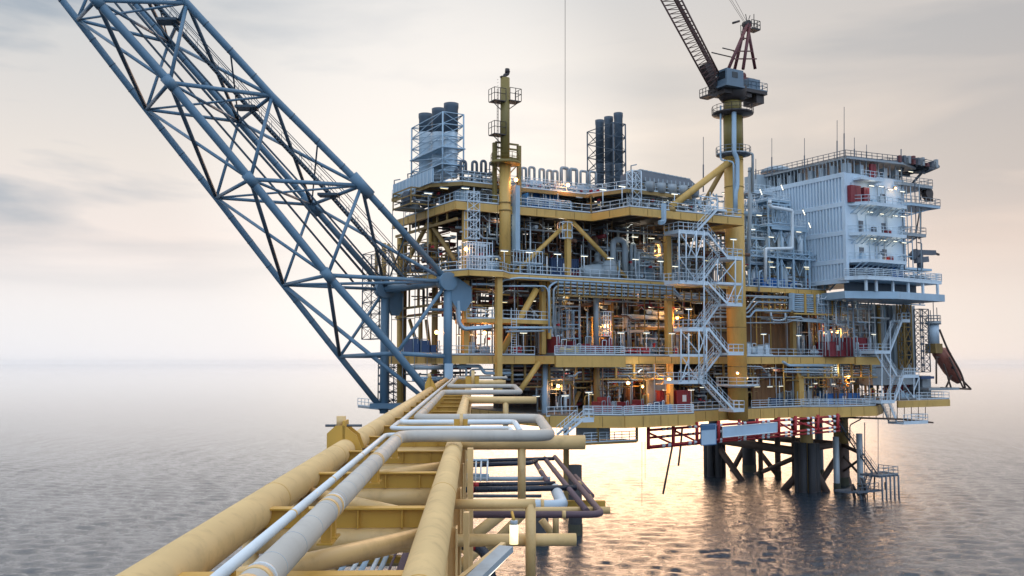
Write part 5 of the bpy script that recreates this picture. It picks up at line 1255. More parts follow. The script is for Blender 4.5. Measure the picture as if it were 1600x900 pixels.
m=MB(PF); q=L(950,672,-3); m.box(a[0]+1,b[0]-2,-2.9,-2.7,a[2],ZL-1.6); m.build('back_panel',GAL,ll)
# railed gangway left of lowest deck (853-925)
gw=T('gangway','pale railed gangway between bridge pipes and the lowest deck stairs','platform',PF(L(880,650,-3)))
a,b=L(854,651,-3),L(902,650,-3); m=MB(PF); m.box(a[0],b[0],-3,0,a[2]-.9,a[2]); m.build('floor_plate',YEL,gw); rail_mb([(a[0],-3),(b[0],-3)],a[2],1.2,.045,1.1).build('railing',WHT,gw)
# far right foot catwalk
cw=T('service_catwalk','thin brown catwalk hanging under the right end of lowest deck','platform',PF(L(1380,650,-1)))
a,b=L(1312,652,0),L(1410,655,-4.5); m=MB(PF); m.beam(a,b,1.2,.25); m.beam(b,L(1452,660,-4.5),1.6,.25); m.build('walkway',JKT,cw)
m=MB(PF)
for px in range(1325,1455,11): 
    f=(px-1312)/140; vv=-4.5*min(1,f*1.4); m.tube(L(px,655,vv),L(px,636,vv),.06,4)
m.build('hanger_rod',JKT,cw)
# ---------------- white process tower (1165-1300) ----------------
def tower(px0,px1,v,d,z0,z1,n,lb,mt=LBL,bays=3):
    u0,u1=U(px0,v),U(px1,v); t=T('process_tower',lb,'steel tower',PF((u0,v,z0)))
    for i in range(bays+1):
        x=u0+(u1-u0)*i/bays
        for vv in (v,v+d): MB(PF).box(x-.11,x+.11,vv-.11,vv+.11,z0,z1).build('post',mt,t)
    for k in range(1,n+1):
        z=z0+(z1-z0)*k/n; m=MB(PF)
        for vv in (v,v+d): m.beam((u0-.3,vv,z-.15),(u1+.3,vv,z-.15),.18,.28)
        for i in range(bays+1): x=u0+(u1-u0)*i/bays; m.beam((x,v,z-.16),(x,v+d,z-.16),.15,.22)
        m.box(u0,u1,v,v+d,z-.04,z); m.build('floor',mt,t)
        rail_mb([(u0-.2,v+d),(u0-.2,v-.15),(u1+.2,v-.15),(u1+.2,v+d)],z,1.1,.04,1.2).build('railing',WHT,t)
    m=MB(PF)
    for k in range(n):
        a,b=z0+(z1-z0)*k/n,z0+(z1-z0)*(k+1)/n-.3
        for i in range(bays):
            x0,x1=u0+(u1-u0)*i/bays,u0+(u1-u0)*(i+1)/bays; xm=(x0+x1)/2
            zm=a+(b-a)*.45
            m.beam((x0,v,b),(xm,v,zm),.09,.09); m.beam((xm,v,zm),(x1,v,b),.09,.09)
    m.build('bracing',mt,t)
    rg=random.Random(int(px0)); 
    for k in range(n):
        a,b=z0+(z1-z0)*k/n,z0+(z1-z0)*(k+1)/n
        for i in range(13):
            x=rg.uniform(u0+.3,u1-.3); vv=v+rg.uniform(.4,d-.4)
            if rg.random()<.35: MB(PF).lathe((x,vv,a+.05),(0,0,1),[(0,.3),(.1,.5),((b-a)*.6,.5),((b-a)*.75,.1)],12).build('vessel',rg.choice((GRY,WHT,THW)),t)
            else: 
                z_=rg.uniform(a+.5,b-.5); x2=rg.uniform(u0,u1); MB(PF).path([(x,vv,a+.05),(x,vv,z_),(x2,vv,z_),(x2,v+.2,z_-.4)],rg.choice((.07,.1,.15)),7,.3).build('pipe',rg.choice((WHT,GRY,THW,OCH,LBL)),t)
    return t
zt1=L(1210,312,-.6)[2]; 
tower(1205,1262,-.6,4.5,ZN+.01,L(1230,353,-.6)[2],2,'white braced steel tower between crane column and white cladding, right part',LBL,3)
tower(1205,1238,-.6,4.0,L(1230,353,-.6)[2],zt1,1,'pale open frame standing on top of the white braced tower',LBL,2)
tower(1262,1296,-.2,4,ZN+.02,L(1280,395,-.2)[2],1,'low white braced frame at the foot of the cladding wall',LBL,3)
tower(1166,1203,1.5,4,ZN+.03,L(1185,333,1.5)[2],3,'white framed tower with pipes just right of the crane column',LBL,2)
tower(1176,1215,6,5,ZN+.04,L(1190,300,6)[2],4,'white tower of vessels behind the pale frames',WHT,2)
for i,(px,py,v,r,h_,lb) in enumerate([(1228,440,1.5,1.0,3.2,'white rounded vessel at the foot of white tower, left'),(1253,441,2,1.1,3.4,'pale yellowish vessel at foot of white tower'),(1281,443,1.2,.9,2.6,'pale green white drum at the foot of the white cladding'),(1270,443,.4,.55,1.6,'small rust orange drum on the main deck near cladding')]):
    u=U(px,v); o=T('process_vessel',lb,'tank',PF((u,v,ZN))); MB(PF).lathe((u,v+r,ZN+.3),(0,0,1),[(0,r*.5),(.3,r),(h_*.7,r),(h_*.9,r*.7),(h_,r*.2)],18).build('shell',(WHT,INS,GRY,ORG)[i],o); MB(PF).tube((u,v+r,ZN),(u,v+r,ZN+.31),r*.5,12).build('skirt',GAL,o)
# ---------------- living quarters ----------------
lq=T('living_quarters','white corrugated living quarters block with stacked balconies','building',PF((61.4,-7,ZN+1)))
LU0,LU1=61.4,75.0; LV0,LV1=-7,12; LZ0,LZ1=ZN+1.0,48.7
m=MB(PF); pts=[]; n=30
for i in range(n):
    a=LV1+(LV0-LV1)*i/n; w_=(LV0-LV1)/n; pts+=[(LU0,a),(LU0,a+w_*.45),(LU0+.30,a+w_*.55),(LU0+.30,a+w_*.85)]
pts+=[(LU0,LV0),(LU0+.4,LV0),(LU0+.4,LV1)]
nl=5; zs=[LZ0,35.5,39.8,44.2,LZ1]
for a,b in zip(zs[:-1],zs[1:]):
    m=MB(PF); m.prism(pts,a+.35,b-.35); m.build('corrugated_wall',WLL,lq)
m=MB(PF)
for z in zs: m.box(LU0-.06,LU0+.4,LV0-.06,LV1,z-.35,z+.35)
m.box(LU0-.07,LU0+.5,LV0-.07,LV0+.5,LZ0,LZ1); m.build('wall_band',WLL,lq)
m=MB(PF); m.box(LU0+.41,LU1,LV0+.02,LV1,35.2,LZ1+.3); m.build('core_block',WLL,lq); m=MB(PF); m.box(LU0+.41,LU1-1,-2.5,LV1,LZ0,35.19); m.build('recessed_base',GAL,lq)
balc=[]
for i,(z,py) in enumerate(((35.6,403),(39.7,360),(44.3,312))):
    u1=U(1413,-8.8,py); m=MB(PF); pl=[(LU0+.6,-7),(LU0+2.6,-9.2),(u1,-9.2),(u1+.8,-7)]
    m.prism(pl,z-.35,z); m.build('balcony_floor',WHT,lq); rail_mb(pl,z,1.15,.045,1.1).build('balcony_railing',WHT,lq)
for z in (35.6,39.7,44.3):
    for j,px in enumerate((1351,1387)):
        u=U(px,-7); d=MB(PF).box(u-.48,u+.48,-7.06,-6.97,z+.02,z+2.1).build('door',DGR,lq)
        MB(PF).box(u+.28,u+.34,-7.12,-7.062,z+1.0,z+1.1).build('door_handle',GAL,d)
for px,z,w_,h_ in ((1340,44.3,2.2,2.7),(1357,44.3,1.2,2.6),(1391,39.7,.9,.9),(1393,35.6,.9,1.0)):
    u=U(px,-7.2); o=T('fire_cabinet',{1340:'large red cabinet on the topmost balcony, left',1357:'narrower red cabinet on the topmost balcony, right',1391:'small red hose box on the middle balcony',1393:'small red hose box on the lowest balcony'}[px],'cabinet',PF((u,-7.6,z)))
    MB(PF).box(u-w_/2,u+w_/2,-7.8,-7.08,z+.1,z+h_).build('body',RED,o); MB(PF).box(u-.03,u+.03,-7.84,-7.81,z+.3,z+h_-.2).build('door_seam',CRB,o)
# roof services band
rs=T('roof_services','grey rooftop service rack along the top of the white block','roof structure',PF((LU0,-6,LZ1)))
m=MB(PF); m.box(LU0+.1,LU1+2,-6.8,-6.7,LZ1+.35,LZ1+.45); 
z5=51.4
m.prism([(LU0-.2,LV1),(LU0+.2,-7.4),(LU1-2,-8.6),(LU1+3,-7),(LU1+3,10)],z5-.3,z5); m.build('roof_slab',GAL,rs)
rg=random.Random(77)
for i in range(26):
    v=LV1-.6-(LV1+6.5)*i/25; m=MB(PF); m.box(LU0+.15,LU0+.3,v-.06,v+.06,LZ1+.36,z5-.3); 
    if i%3==0: m.box(LU0+.3,LU0+1.2,v-.45,v+.1,LZ1+.36,z5-.9)
    m.build('rack_frame',GRY,rs)
for i in range(10):
    u=LU0+.8+i*1.35; m=MB(PF); m.box(u,u+.12,-7.1,-6.98,LZ1+.36,z5-.3); 
    if i%2==0: m.box(u+.2,u+1.0,-6.9,-6.0,LZ1+.36,z5-.8)
    m.build('rack_frame',GRY,rs)
rail_mb([(LU0-.2,LV1),(LU0+.1,-7.3),(LU1-2,-8.5),(LU1+3,-7)],z5,1.0,.05,1.1).build('railing',DGR,rs)
o=T('fire_cabinet','red door panel in the roof service band under helideck','cabinet',PF((U(1363,-7.3,260),-7.2,LZ1))); u=U(1363,-7.3,260)
MB(PF).box(u-.6,u+.6,-7.5,-7.15,LZ1-.1,z5-.6).build('body',RED,o); MB(PF).box(u-.02,u+.02,-7.53,-7.505,LZ1,z5-.8).build('door_seam',CRB,o)
m=MB(PF); m.box(U(1345,-8.5,275),U(1380,-8.5,275),-8.6,-7,47.9,48.2); m.build('side_gallery',WHT,rs); rail_mb([(U(1345,-8.5,275),-8.6),(U(1380,-8.5,275),-8.6)],48.2,1.1,.045,1).build('gallery_railing',WHT,rs)
for k_,(px0,px1) in enumerate(((1186,1225),)):
    pass
o=T('air_intake','curved grey hood at the left end of the white block roof','vent',PF(L(1200,270,10)))
m=MB(PF); a,b=L(1183,276,10),L(1236,272,10); m.prism([(a[0],10),(b[0],8),(b[0]+.5,11),(a[0],13)],a[2]-2.6,a[2]+.4); m.build('hood',GRY,o)
m=MB(PF); m.lathe((L(1213,270,10)[0],10,L(1213,266,10)[2]-.5),(0,0,1),[(0,2.6),(.5,2.6),(1.0,1.6),(1.1,.2)],18); m.build('hood_cap',GRY,o)
# helideck
hd=T('helideck','dark helideck edge with net brackets over the right end','helideck',PF(L(1430,255,-6)))
hz=51.9; cx,cy=LU1+2.6,-1.2
poly=[(cx+7.2*math.cos(a),cy+7.2*math.sin(a)) for a in np.linspace(R(22.5),R(382.5),9)[:-1]]
m=MB(PF); m.prism(poly,hz,hz+.3); m.build('landing_deck',DGR,hd)
m=MB(PF)
for i in range(24):
    a=R(15*i); c,s=math.cos(a),math.sin(a); m.beam((cx+6.9*c,cy+6.9*s,hz+.1),(cx+8.1*c,cy+8.1*s,hz+.4),.08,.12); 
m.build('net_bracket',DGR,hd); m=MB(PF)
for rr_ in (7.5,8.05):
    ps=[(cx+rr_*math.cos(a),cy+rr_*math.sin(a),hz+.1+.22*(rr_-6.9)) for a in np.linspace(0,2*math.pi,33)]; m.path(ps,.05,4)
m.build('net_rim',DGR,hd); m=MB(PF)
for i in range(8):
    a=R(45*i+22); c,s=math.cos(a),math.sin(a); m.beam((cx+6.8*c,cy+6.8*s,hz-.1),(cx+4.4*c,cy+4.4*s,hz-2.6),.2,.25); m.beam((cx+6.8*c,cy+6.8*s,hz-.2),(cx+2*c,cy+2*s,hz-.2),.2,.4)
m.build('support_truss',DGR,hd); m=MB(PF)
for x in (-3,0,3): m.beam((cx+x,cy-6.3,hz-.25),(cx+x,cy+6.3,hz-.25),.25,.5); m.beam((cx-6.3,cy+x,hz-.25),(cx+6.3,cy+x,hz-.25),.25,.5)
m.build('under_beams',STK,hd)
rg=random.Random(5)
for i in range(9): 
    u=LU1-3+i*1.1; m=MB(PF); m.box(u,u+.5,-8.7,-8.2,z5,z5+rg.uniform(.5,1.4)); m.build('edge_box',(CRB,DGR,GAL)[i%3],hd)
MB(PF).tube(L(1408,247,-7),L(1408,233,-7),.09,5).build('mast',DGR,hd); MB(PF).tube(L(1447,268,-7),L(1466,260,-7),.3,8).build('arm',DGR,hd)
# right wing platforms
def wing(lb,px0,px1,py,v,d,mt,parts=True,rl=True,th=.35):
    a,b=L(px0,py,v),L(px1,py,v); t=T('wing_platform',lb,'platform',PF(a)); m=MB(PF); m.prism([(a[0],v+.6),(a[0]+1.5,v),(b[0],v),(b[0],v+d),(a[0],v+d)],a[2]-th,a[2]); m.build('floor_plate',mt,t)
    if rl: rail_mb([(a[0],v+.6),(a[0]+1.5,v),(b[0],v),(b[0],v+d)],a[2],1.15,.045,1.1).build('railing',GAL,t)
    m=MB(PF); m.beam((b[0]-1,v+1,a[2]-th),(a[0]+.3,v+1.2,a[2]-2.2),.15,.2); m.build('knee_brace',mt,t)
    return t,a,b
w1,a1,b1=wing('highest grey wing platform under the helideck at far right',1400,1457,284,-7.5,5,GAL)
w2,a2,b2=wing('widest blue grey wing platform carrying a hose reel at far right',1415,1469,316,-8,5,LBL)
w3,a3,b3=wing('narrow grey wing platform below the hose reel platform',1413,1447,364,-8,3,GAL)
w4,a4,b4=wing('short pale wing platform below the dark jib at far right',1412,1456,417,-7.5,3,LBL,rl=False)
o=T('hose_reel','brown hose reel with curved horn pipes on the wide wing platform','reel',PF(L(1448,310,-6)))
q=L(1449,314,-6.5); MB(PF).tube((q[0],-6.5,q[2]),(q[0],-6.5,q[2]+2.2),.5,12).build('post',JKT,o)
for s_ in (-1,1): MB(PF).path([(q[0]+s_*1.5-.3,-6.5,q[2]),(q[0]+s_*1.5-.3,-6.5,q[2]+1.6),(q[0]+s_*.6,-6.5,q[2]+2.4),(q[0],-6.5,q[2]+2.2)],.16,8,.6).build('horn_pipe',JKT,o)
MB(PF).lathe((q[0],-7,q[2]+1.2),(0,1,0),[(0,.9),(.1,.9),(.11,.5),(.9,.5),(.91,.9),(1,.9)],14).build('drum',CRD,o)
o=T('davit_crane','dark knuckle jib crane on the lowest wing platform at right','crane',PF(L(1432,400,-6.5)))
MB(PF).tube(L(1438,420,-6.5),L(1438,398,-6.5),.45,10).build('pedestal',DGR,o)
MB(PF).beam(L(1424,402,-6.5),L(1432,393,-6.5),.8,1.0).build('rear_body',DGR,o); MB(PF).beam(L(1430,394,-6.5),L(1460,395,-6.5),.7,.75).build('jib',DGR,o); MB(PF).beam(L(1459,395,-6.5),L(1467,398,-6.5),.3,.3).build('jib_tip',CRD,o)
MB(PF).beam(L(1430,407,-6.7),L(1449,405,-6.7),.6,.9).build('winch',DGR,o)
MB(PF).path([L(1440,400,-6.8),L(1440,380,-6.8),L(1434,379,-6.8)],.1,5,.2).build('lamp_arm',DGR,o)
o=T('antenna_strut','thin dark braced post between two wing platforms','post',PF(L(1433,362,-7)))
MB(PF).tube(L(1432,362,-7),L(1437,330,-7),.12,5).build('strut',CRD,o); MB(PF).tube(L(1439,362,-7),L(1439,324,-7),.08,5).build('post',CRD,o); MB(PF).tube(L(1436,364,-7),L(1436,374,-7),.12,5).build('hook',CRD,o)
# white platform below (1325..1471)
wp_=T('white_platform','long pale blue white cantilever platform with rail at right','platform',PF((61,-7.5,ZN)))
zu_=ZN+1.5
plt=[(61.0,-6.9),(63,-9.4),(68,-9.8),(U(1469,-8.5,445),-8.8)]
m=MB(PF); m.prism(plt+[(plt[-1][0],-1),(62.2,-1)],zu_-.45,zu_); m.build('upper_floor',WHT,wp_)
rail_mb(plt+[(plt[-1][0],-1)],zu_,1.2,.06,1.5,bars=4).build('railing',WHT,wp_)
pl2=[(61.0,-6.9),(67,-9.0),(69,-9.9),(U(1471,-8.5,455)+.1,-9.0)]
m=MB(PF); m.prism(pl2+[(pl2[-1][0],-1),(62.2,-1)],zu_-3.2,zu_-2.1); m.build('lower_girder',LBL,wp_); m=MB(PF); m.box(63,plt[-1][0]-1.5,-5.2,-5.0,zu_-2.1,zu_-.45); m.build('back_plate',STK,wp_)
for px in (1357,1373,1399,1423,1446,1469): MB(PF).box(U(px,-8.9)-.17,U(px,-8.9)+.17,-9.0,-8.7,zu_-2.1,zu_-.45).build('post',WHT,wp_)
a=L(1296,454,-1.5); b=L(1313,434,-1.5); o=T('access_stairs','small white stairs up from main deck to the white platform','stair',PF(a)); stair(o,a,b,1.5)
# equipment + clutter below the white platform
m=None
q0,q1=U(1365,-2),U(1446,-2); o=T('grey_enclosure','grey blue enclosure wall under the white platform at right','wall',PF((q0,-2,ZM)))
m=MB(PF); m.box(q0+2,q1,0,6,ZL+3,zu_-3.3); m.build('wall_panel',GAL,o); 
for i in range(9): 
    x=q0+2.3+(q1-q0-2.8)*i/8; MB(PF).tube((x,-.2-.15*(i%3),ZM-1),(x,-.2-.15*(i%3),zu_-3.3),(.16,.3,.12)[i%3],8).build('riser_pipe',(GRY,OCH,LBL,DGR)[i%4],o)
rack(1375,1446,-2,464,470,2,(1391,1415,1440),'pair of pale pipes under the white platform at right',(GRY,LBL),LBL,.15,pw=.06)
lattice(U(1432,-2),U(1445,-2),-3,-1.8,ZM-2.5,zu_-4,9,'tall dark scaffold tower under the white platform',DGR,.06,'scaffold_tower')
lattice(U(1408,-1.5),U(1420,-1.5),-2.2,-1,ZM-2,ZN-1,5,'ochre scaffold of pipes behind the far right stairs',OCH,.09,'scaffold_tower')
vt=T('storage_drum','upright pale blue white tank at the right edge above lifeboat','tank',PF(L(1459,535,-1)))
q=L(1459,537,-1); zt=L(1459,507,-1)[2]; r=thick(1459,520,-1,17); MB(PF).tube((q[0],-1,q[2]),(q[0],-1,zt),r,20).build('shell',WLL,vt); MB(PF).tube((q[0],-1,zt),(q[0],-1,zt+.4),r+.35,20).build('rim',GAL,vt)
m=rail_mb([(q[0]+(r+.3)*math.cos(a),-1+(r+.3)*math.sin(a)) for a in np.linspace(0,2*math.pi,9)],zt+.4,1.1,.045,1.0); m.build('top_railing',GAL,vt)
for dx,h_ in ((-.6,2),(.2,3.6),(1.1,2.5)): MB(PF).tube((q[0]+dx,-1,zt+.4),(q[0]+dx,-1,zt+.4+h_),.07,5).build('mast',DGR,vt)
MB(PF).box(q[0]-r,q[0]+r,-2,0,L(1459,552,-1)[2],q[2]).build('base_frame',OCH,vt)
# lifeboat + frame
def lifeboat():
    o=T('lifeboat','faded orange enclosed lifeboat pointing down from its ramp at right edge','lifeboat',PF(L(1480,570,-1)))
    p=PF(L(1463,545,-1)); e=PF(L(1499,598,-1)); d=(e-p); ln=d.length; d.normalize()
    m=MB(WF); m.lathe(p,d,[(0,.4),(.6,1.1),(ln*.25,1.2),(ln*.6,1.25),(ln*.85,.9),(ln*.97,.5),(ln,.1)],18); m.build('hull',ORG,o)
    m=MB(WF); m.lathe(p+d*(ln*.18)+Vector((.4,0,1.0)),d,[(0,.2),(.3,.7),(1.5,.8),(1.9,.2)],12); m.build('canopy',ORG,o)
    m=MB(WF); m.lathe(p+d*(ln*.55)+Vector((0,-1.5,0)),Vector((0,-1,0)),[(0,.3),(.1,.3)],8); m.build('window',GLS,o)
    r=T('lifeboat_ramp','brown tubular launching ramp around the lifeboat','frame',PF(L(1490,570,-3)))
    for vv in (-2.6,1.2):
        MB(PF).path([L(1468,515,vv),L(1480,545,vv),L(1503,585,vv),L(1508,606,vv)],.17,8,1.5).build('rail_beam',JKT,r)
        MB(PF).tube(L(1483,558,vv),L(1505,606,vv),.14,8).build('lower_beam',JKT,r)
    for a,b in (((1470,606),(1517,608)),((1462,560),(1480,552)),((1500,590),(1517,608)),((1478,606),(1487,585)),((1463,556),(1463,600)),((1474,566),(1486,606))): MB(PF).tube(L(*a,-1.5),L(*b,-1.5),.16,8).build('support',JKT,r)
    m=MB(PF); a,b=L(1440,606,-1),L(1488,612,-1); m.box(a[0],b[0],-2.4,3,a[2]-.4,a[2]); m.build('foot_deck',GAL,r)
lifeboat()
lr=T('boat_deck','ochre edged lowest deck wing at the far right corner','deck',PF(L(1440,620,-3)))
a,b=L(1366,626,-3),L(1483,618,-3); m=MB(PF); m.prism([(a[0],-1),(U(1400,-3),-3),(b[0],-3),(b[0],16),(a[0],16)],a[2]-.12,a[2]); m.build('floor_plate',FLR,lr)
m=MB(PF); m.beam((U(1400,-3),-3,a[2]-.7),(b[0],-3,a[2]-.7),.3,1.1); m.build('edge_beam',YEL,lr); rail_mb([(U(1430,-3),-3),(b[0],-3),(b[0],8)],a[2],1.1,.045,1.3).build('railing',WHT,lr)
m=MB(PF); q=U(1440,0); m.box(q,q+2.2,0,4,a[2]+.05,a[2]+3.8); m.build('grey_cabin',GAL,lr)
m=MB(PF); q=U(1442,-1.8); q2=U(1462,-1.8); m.prism([(q,-1.4),(q2,-1.4),(q2,4),(q,4)],L(1440,592,-1.4)[2],L(1440,588,-1.4)[2]); m.build('dark_canopy',NVY,lr)
# ---------------- jacket legs ----------------
jk=T('jacket','dark steel jacket with clustered legs standing in the sea','jacket',PF((60,0,0)))
def cluster(px,py,zt,r,n,rr,mt=LEG,nm='leg_cluster',topmt=None,zy=None):
    q=LZ(px,py,0.0); u,v=q[0],q[1]
    for i in range(n):
        a=2*math.pi*i/n+.3; MB(PF).tube((u+r*math.cos(a),v+r*math.sin(a),-6),(u+r*math.cos(a),v+r*math.sin(a),zt-.05*i),rr,14).build('pile_sleeve',mt,jk)
    MB(PF).tube((u,v,-6),(u,v,ZL-1),rr*1.6,18).build('leg',topmt or mt,jk)
    return u,v
c1=cluster(1262,768,7.8,1.35,6,.62,LEG,topmt=OCH); c2=cluster(1117,744,9.0,1.35,6,.6,LEG)
q=LZ(1314,762,0)
def leg(px,py,r,zs,mt=JKT,mt2=None,px2=None):
    q=LZ(px,py,0.); zt=ZL-1
    if mt2: MB(PF).tube((q[0],q[1],-6),(q[0],q[1],zs),r,18).build('leg',mt,jk); MB(PF).tube((q[0],q[1],zs),(q[0],q[1],zt),r*.97,18).build('upper_leg',mt2,jk)
    else: MB(PF).tube((q[0],q[1],-6),(q[0],q[1],zs),r,18).build('leg',mt,jk)
    return q
g1=leg(1316,757,1.25,6.8,JKT,OCH); g2=leg(1171,737,1.25,ZL-1,LEG); g3=leg(1216,748,.5,10.5,JKT); g4=leg(1189,744,.42,8.5,JKT); g5=leg(1241,752,.35,12,JKT); g6=leg(1281,745,.7,12,DGR)
g7=leg(1308,768,.48,8.5,GAL); g8=leg(1345,768,.48,9,GAL)
g9=leg(899,836,.8,8.1,LEG); g10=leg(846,850,.8,3.4,LEG)
g12=leg(885,800,.4,ZL-1,OCH)
def jb_(a,za,b,zb,r=.5): MB(PF).tube((a[0],a[1],za),(b[0],b[1],zb),r,12).build('jacket_brace',JKT,jk)
ptop=6.5
jb_(c2,ptop,c1,ptop-.5,.7); jb_(c2,6.2,LZ(1166,752,0),-1,.55); jb_(g2,6,LZ(1140,735,0),-1,.5); jb_(c1,4.2,LZ(1222,764,0),-.5,.6); jb_(c1,5.6,LZ(1296,768,0),-1,.6); jb_(g1,5.6,LZ(1272,760,0),-1,.5)
jb_(g2,6.2,LZ(1216,744,0),0,.45); jb_(g2,6.6,g1,6.5,.55); jb_(c1,6.6,g1,6.7,.5); jb_(g1,6.6,g8,6,.3); jb_(c2,6.6,g2,6.6,.5); jb_(g1,5,g8,2.5,.2); jb_(g1,2,g8,5,.2); jb_(c1,6,g2,-1,.4)
GRO=mat('marine growth',(.035,.035,.022),.9,dirt=.5,dcol=(.09,.08,.05),scale=3,streak=False,bump=.6)
for gq,rr_ in ((g1,1.25),(g2,1.25),(g3,.5),(g4,.42),(g5,.35),(g6,.7),(g7,.48),(g8,.48),(g9,.8),(g10,.8)):
    MB(PF).tube((gq[0],gq[1],-5),(gq[0],gq[1],1.3),rr_+.06,16).build('marine_growth',GRO,jk)
# boat landing
bl=T('boat_landing','grey boat landing with stairs at the foot of right legs','landing',PF(LZ(1360,765,0)))
a=LZ(1320,768,1.2); b=LZ(1362,768,1.2); m=MB(PF); m.box(a[0],b[0],a[1]-1,a[1]+2,1.0,1.25); m.build('lower_platform',DGR,bl)
a2=LZ(1352,746,3.0); m=MB(PF); m.box(a2[0],a2[0]+4.2,a2[1]-2.5,a2[1]+1,3.2,3.5); m.build('upper_platform',DGR,bl)
rail_mb([(a2[0],a2[1]-2.5),(a2[0]+4.2,a2[1]-2.5),(a2[0]+4.2,a2[1]+1)],3.5,1.1,.05,1).build('railing',GAL,bl)
m=MB(PF)
for i in range(5): m.tube((a2[0]+.5+i*.9,a2[1]-2.6,-2),(a2[0]+.5+i*.9,a2[1]-2.6,3.4),.13,6)
m.build('fender_post',DGR,bl)
rgb=random.Random(8)
for i in range(16):
    p=(a2[0]-3+rgb.random()*6.5,a2[1]-2+rgb.random()*2.5,rgb.choice((-.5,.4,1.1))); q_=(p[0]+rgb.uniform(-1.8,1.8),p[1]+rgb.uniform(-.5,.5),rgb.choice((1.2,2.2,3.2)))
    MB(PF).tube(p,q_,rgb.choice((.08,.12,.16)),6).build('frame_tube',rgb.choice((DGR,JKT,LEG)),bl)
m=MB(PF); m.box(a2[0]-4,a2[0]+1.5,a2[1]-2,a2[1]+.5,1.1,1.3); m.build('wave_platform',DGR,bl); rail_mb([(a2[0]-4,a2[1]-2),(a2[0]+.5,a2[1]-2)],1.3,1.1,.05,.9).build('railing',DGR,bl)
stair(bl,(a2[0]+1.5,a2[1]-1,3.5),(g1[0],g1[1]-1.5,8.6),.9,mt=DGR); stair(bl,(b[0]-1,b[1],1.2),(a2[0]+.3,a2[1]-1,3.3),.9,mt=DGR)
stair(bl,(g1[0]-.6,g1[1]-1.7,8.6),(g1[0]-5,g1[1]-2,13),.8,mt=DGR)
# hanging lines and hoses
for i,(px,y0,y1,v,r,mt,lb) in enumerate([(1372,655,740,-2,.05,DGR,'thin dark line hanging right of the legs to the water'),(1351,660,790,-1,.08,DGR,'dark pipe with rungs hanging right of the legs'),(1008,690,750,-5,.03,OCH,'rope hanging straight left of the dark hoses'),(1003,690,790,-5,.03,OCH,'second rope hanging left of dark hoses'),(883,-20,285,3,.035,CRD,'very thin crane wire dropping from the sky to the roof')]):
    o=T('hanging_line',lb,'rope',PF(L(px,y0,v))); MB(PF).tube(L(px,y0,v),L(px,y1,v),r,5).build('line',mt,o)
for i,(a,b,c,lb) in enumerate([((1056,668),(1050,700),(1036,772),'long dark hose slanting down to the water under deck'),((1066,668),(1064,695),(1060,728),'short dark hose beside the long slanting one')]):
    o=T('hanging_hose',lb,'hose',PF(L(*a,-6))); MB(PF).path([L(*a,-6),L(*b,-6),L(*c,-6)],.14,7,1).build('hose',CRD,o)
o=T('caged_pipe','thin grey bent pipe descending beside the far yellow leg','pipe',PF(L(1328,665,0))); MB(PF).path([L(1345,655,0),L(1328,664,0),L(1328,692,0)],.1,6,.4).build('pipe_run',DGR,o)
# ---------------- red and white truss ----------------
rt=T('striped_truss','red and white banded tubular truss under the lowest deck','truss',PF(L(1100,680,-7)))
def yb(px,y0,y1): return y0+(y1-y0)*(px-1015)/(1310-1015)
def striped(a,b,va,vb,r,nband=4):
    A_,B_=Vector(L(*a,va)),Vector(L(*b,vb)); d=B_-A_; m=MB(PF); m.tube(A_,B_,r,10); m.build('chord',SRD,rt); n=max(1,int(d.length/4.2))
    for i in range(n):
        for off in (.30,.52):
            t=(i+off+.15)/n
            if t+.5/d.length<1: MB(PF).tube(A_+d*t,A_+d*(t+.5/d.length),r*1.22,10).build('white_band',THW,rt)
TV=-6.2
rows=((675,653),(702,672),(693,668))
striped((1015,672),(1312,650),TV,TV,.17); striped((1015,698),(1312,667),TV,TV,.17); striped((1015,684),(1312,657),TV+2.2,TV+2.2,.16); striped((1015,700),(1312,673),TV+2.6,TV+2.6,.15)
for px in (1013,1052,1089,1123,1155,1183,1217,1243,1278,1309):
    f=(px-1015)/295; m=MB(PF); m.tube(L(px,664-18*f,TV),L(px,702-30*f,TV),.23,8); m.build('post',SRD,rt)
for a,b in (((1052,672),(1089,690)),((1089,690),(1123,668)),((1217,660),(1243,676)),((1243,658),(1278,670)),((1013,676),(1052,694)),((1278,655),(1309,668)),((1155,668),(1183,684))):
    MB(PF).tube(L(*a,TV+.3),L(*b,TV+.3),.14,8).build('diagonal',SRD,rt)
def board(px0,px1,ya,yb_,yc,yd,lb,band=False):
    o=T('sign_board',lb,'sign',PF(L(px0,ya,TV-.5))); v=TV-.55
    A_,B_,C_,D_=L(px0,ya,v),L(px1,yb_,v),L(px1,yc,v),L(px0,yd,v)
    m=MB(PF); bk=[(p[0],v+.12,p[2]) for p in (A_,B_,C_,D_)]; m.raw([A_,B_,C_,D_]+bk,[(3,2,1,0),(4,5,6,7),(0,1,5,4),(1,2,6,5),(2,3,7,6),(3,0,4,7)]); m.build('board',SGN,o)
    m=MB(PF)
    for p,q in ((A_,B_),(B_,C_),(C_,D_),(D_,A_)): m.beam((p[0],v-.02,p[2]),(q[0],v-.02,q[2]),.06,.12)
    m.build('frame',THW if not band else SGB,o)
    if band:
        m=MB(PF); E=L(px0+1.2,ya+1.5,v-.04); F=L(px1-1.2,yb_+1.5,v-.04); G=L(px1-1.2,yb_+9,v-.04); I=L(px0+1.2,ya+9.5,v-.04); m.raw([E,F,G,I]+[(p[0],v-.01,p[2]) for p in (E,F,G,I)],[(3,2,1,0),(4,5,6,7),(0,1,5,4),(1,2,6,5),(2,3,7,6),(3,0,4,7)]); m.build('title_band',SGB,o)
board(1095,1119,663,662,694,696,'pale upright sign board with dark blue top band on truss',True)
board(1129,1214,667,660,675,683.5,'long blank pale blue sign board on the striped truss')
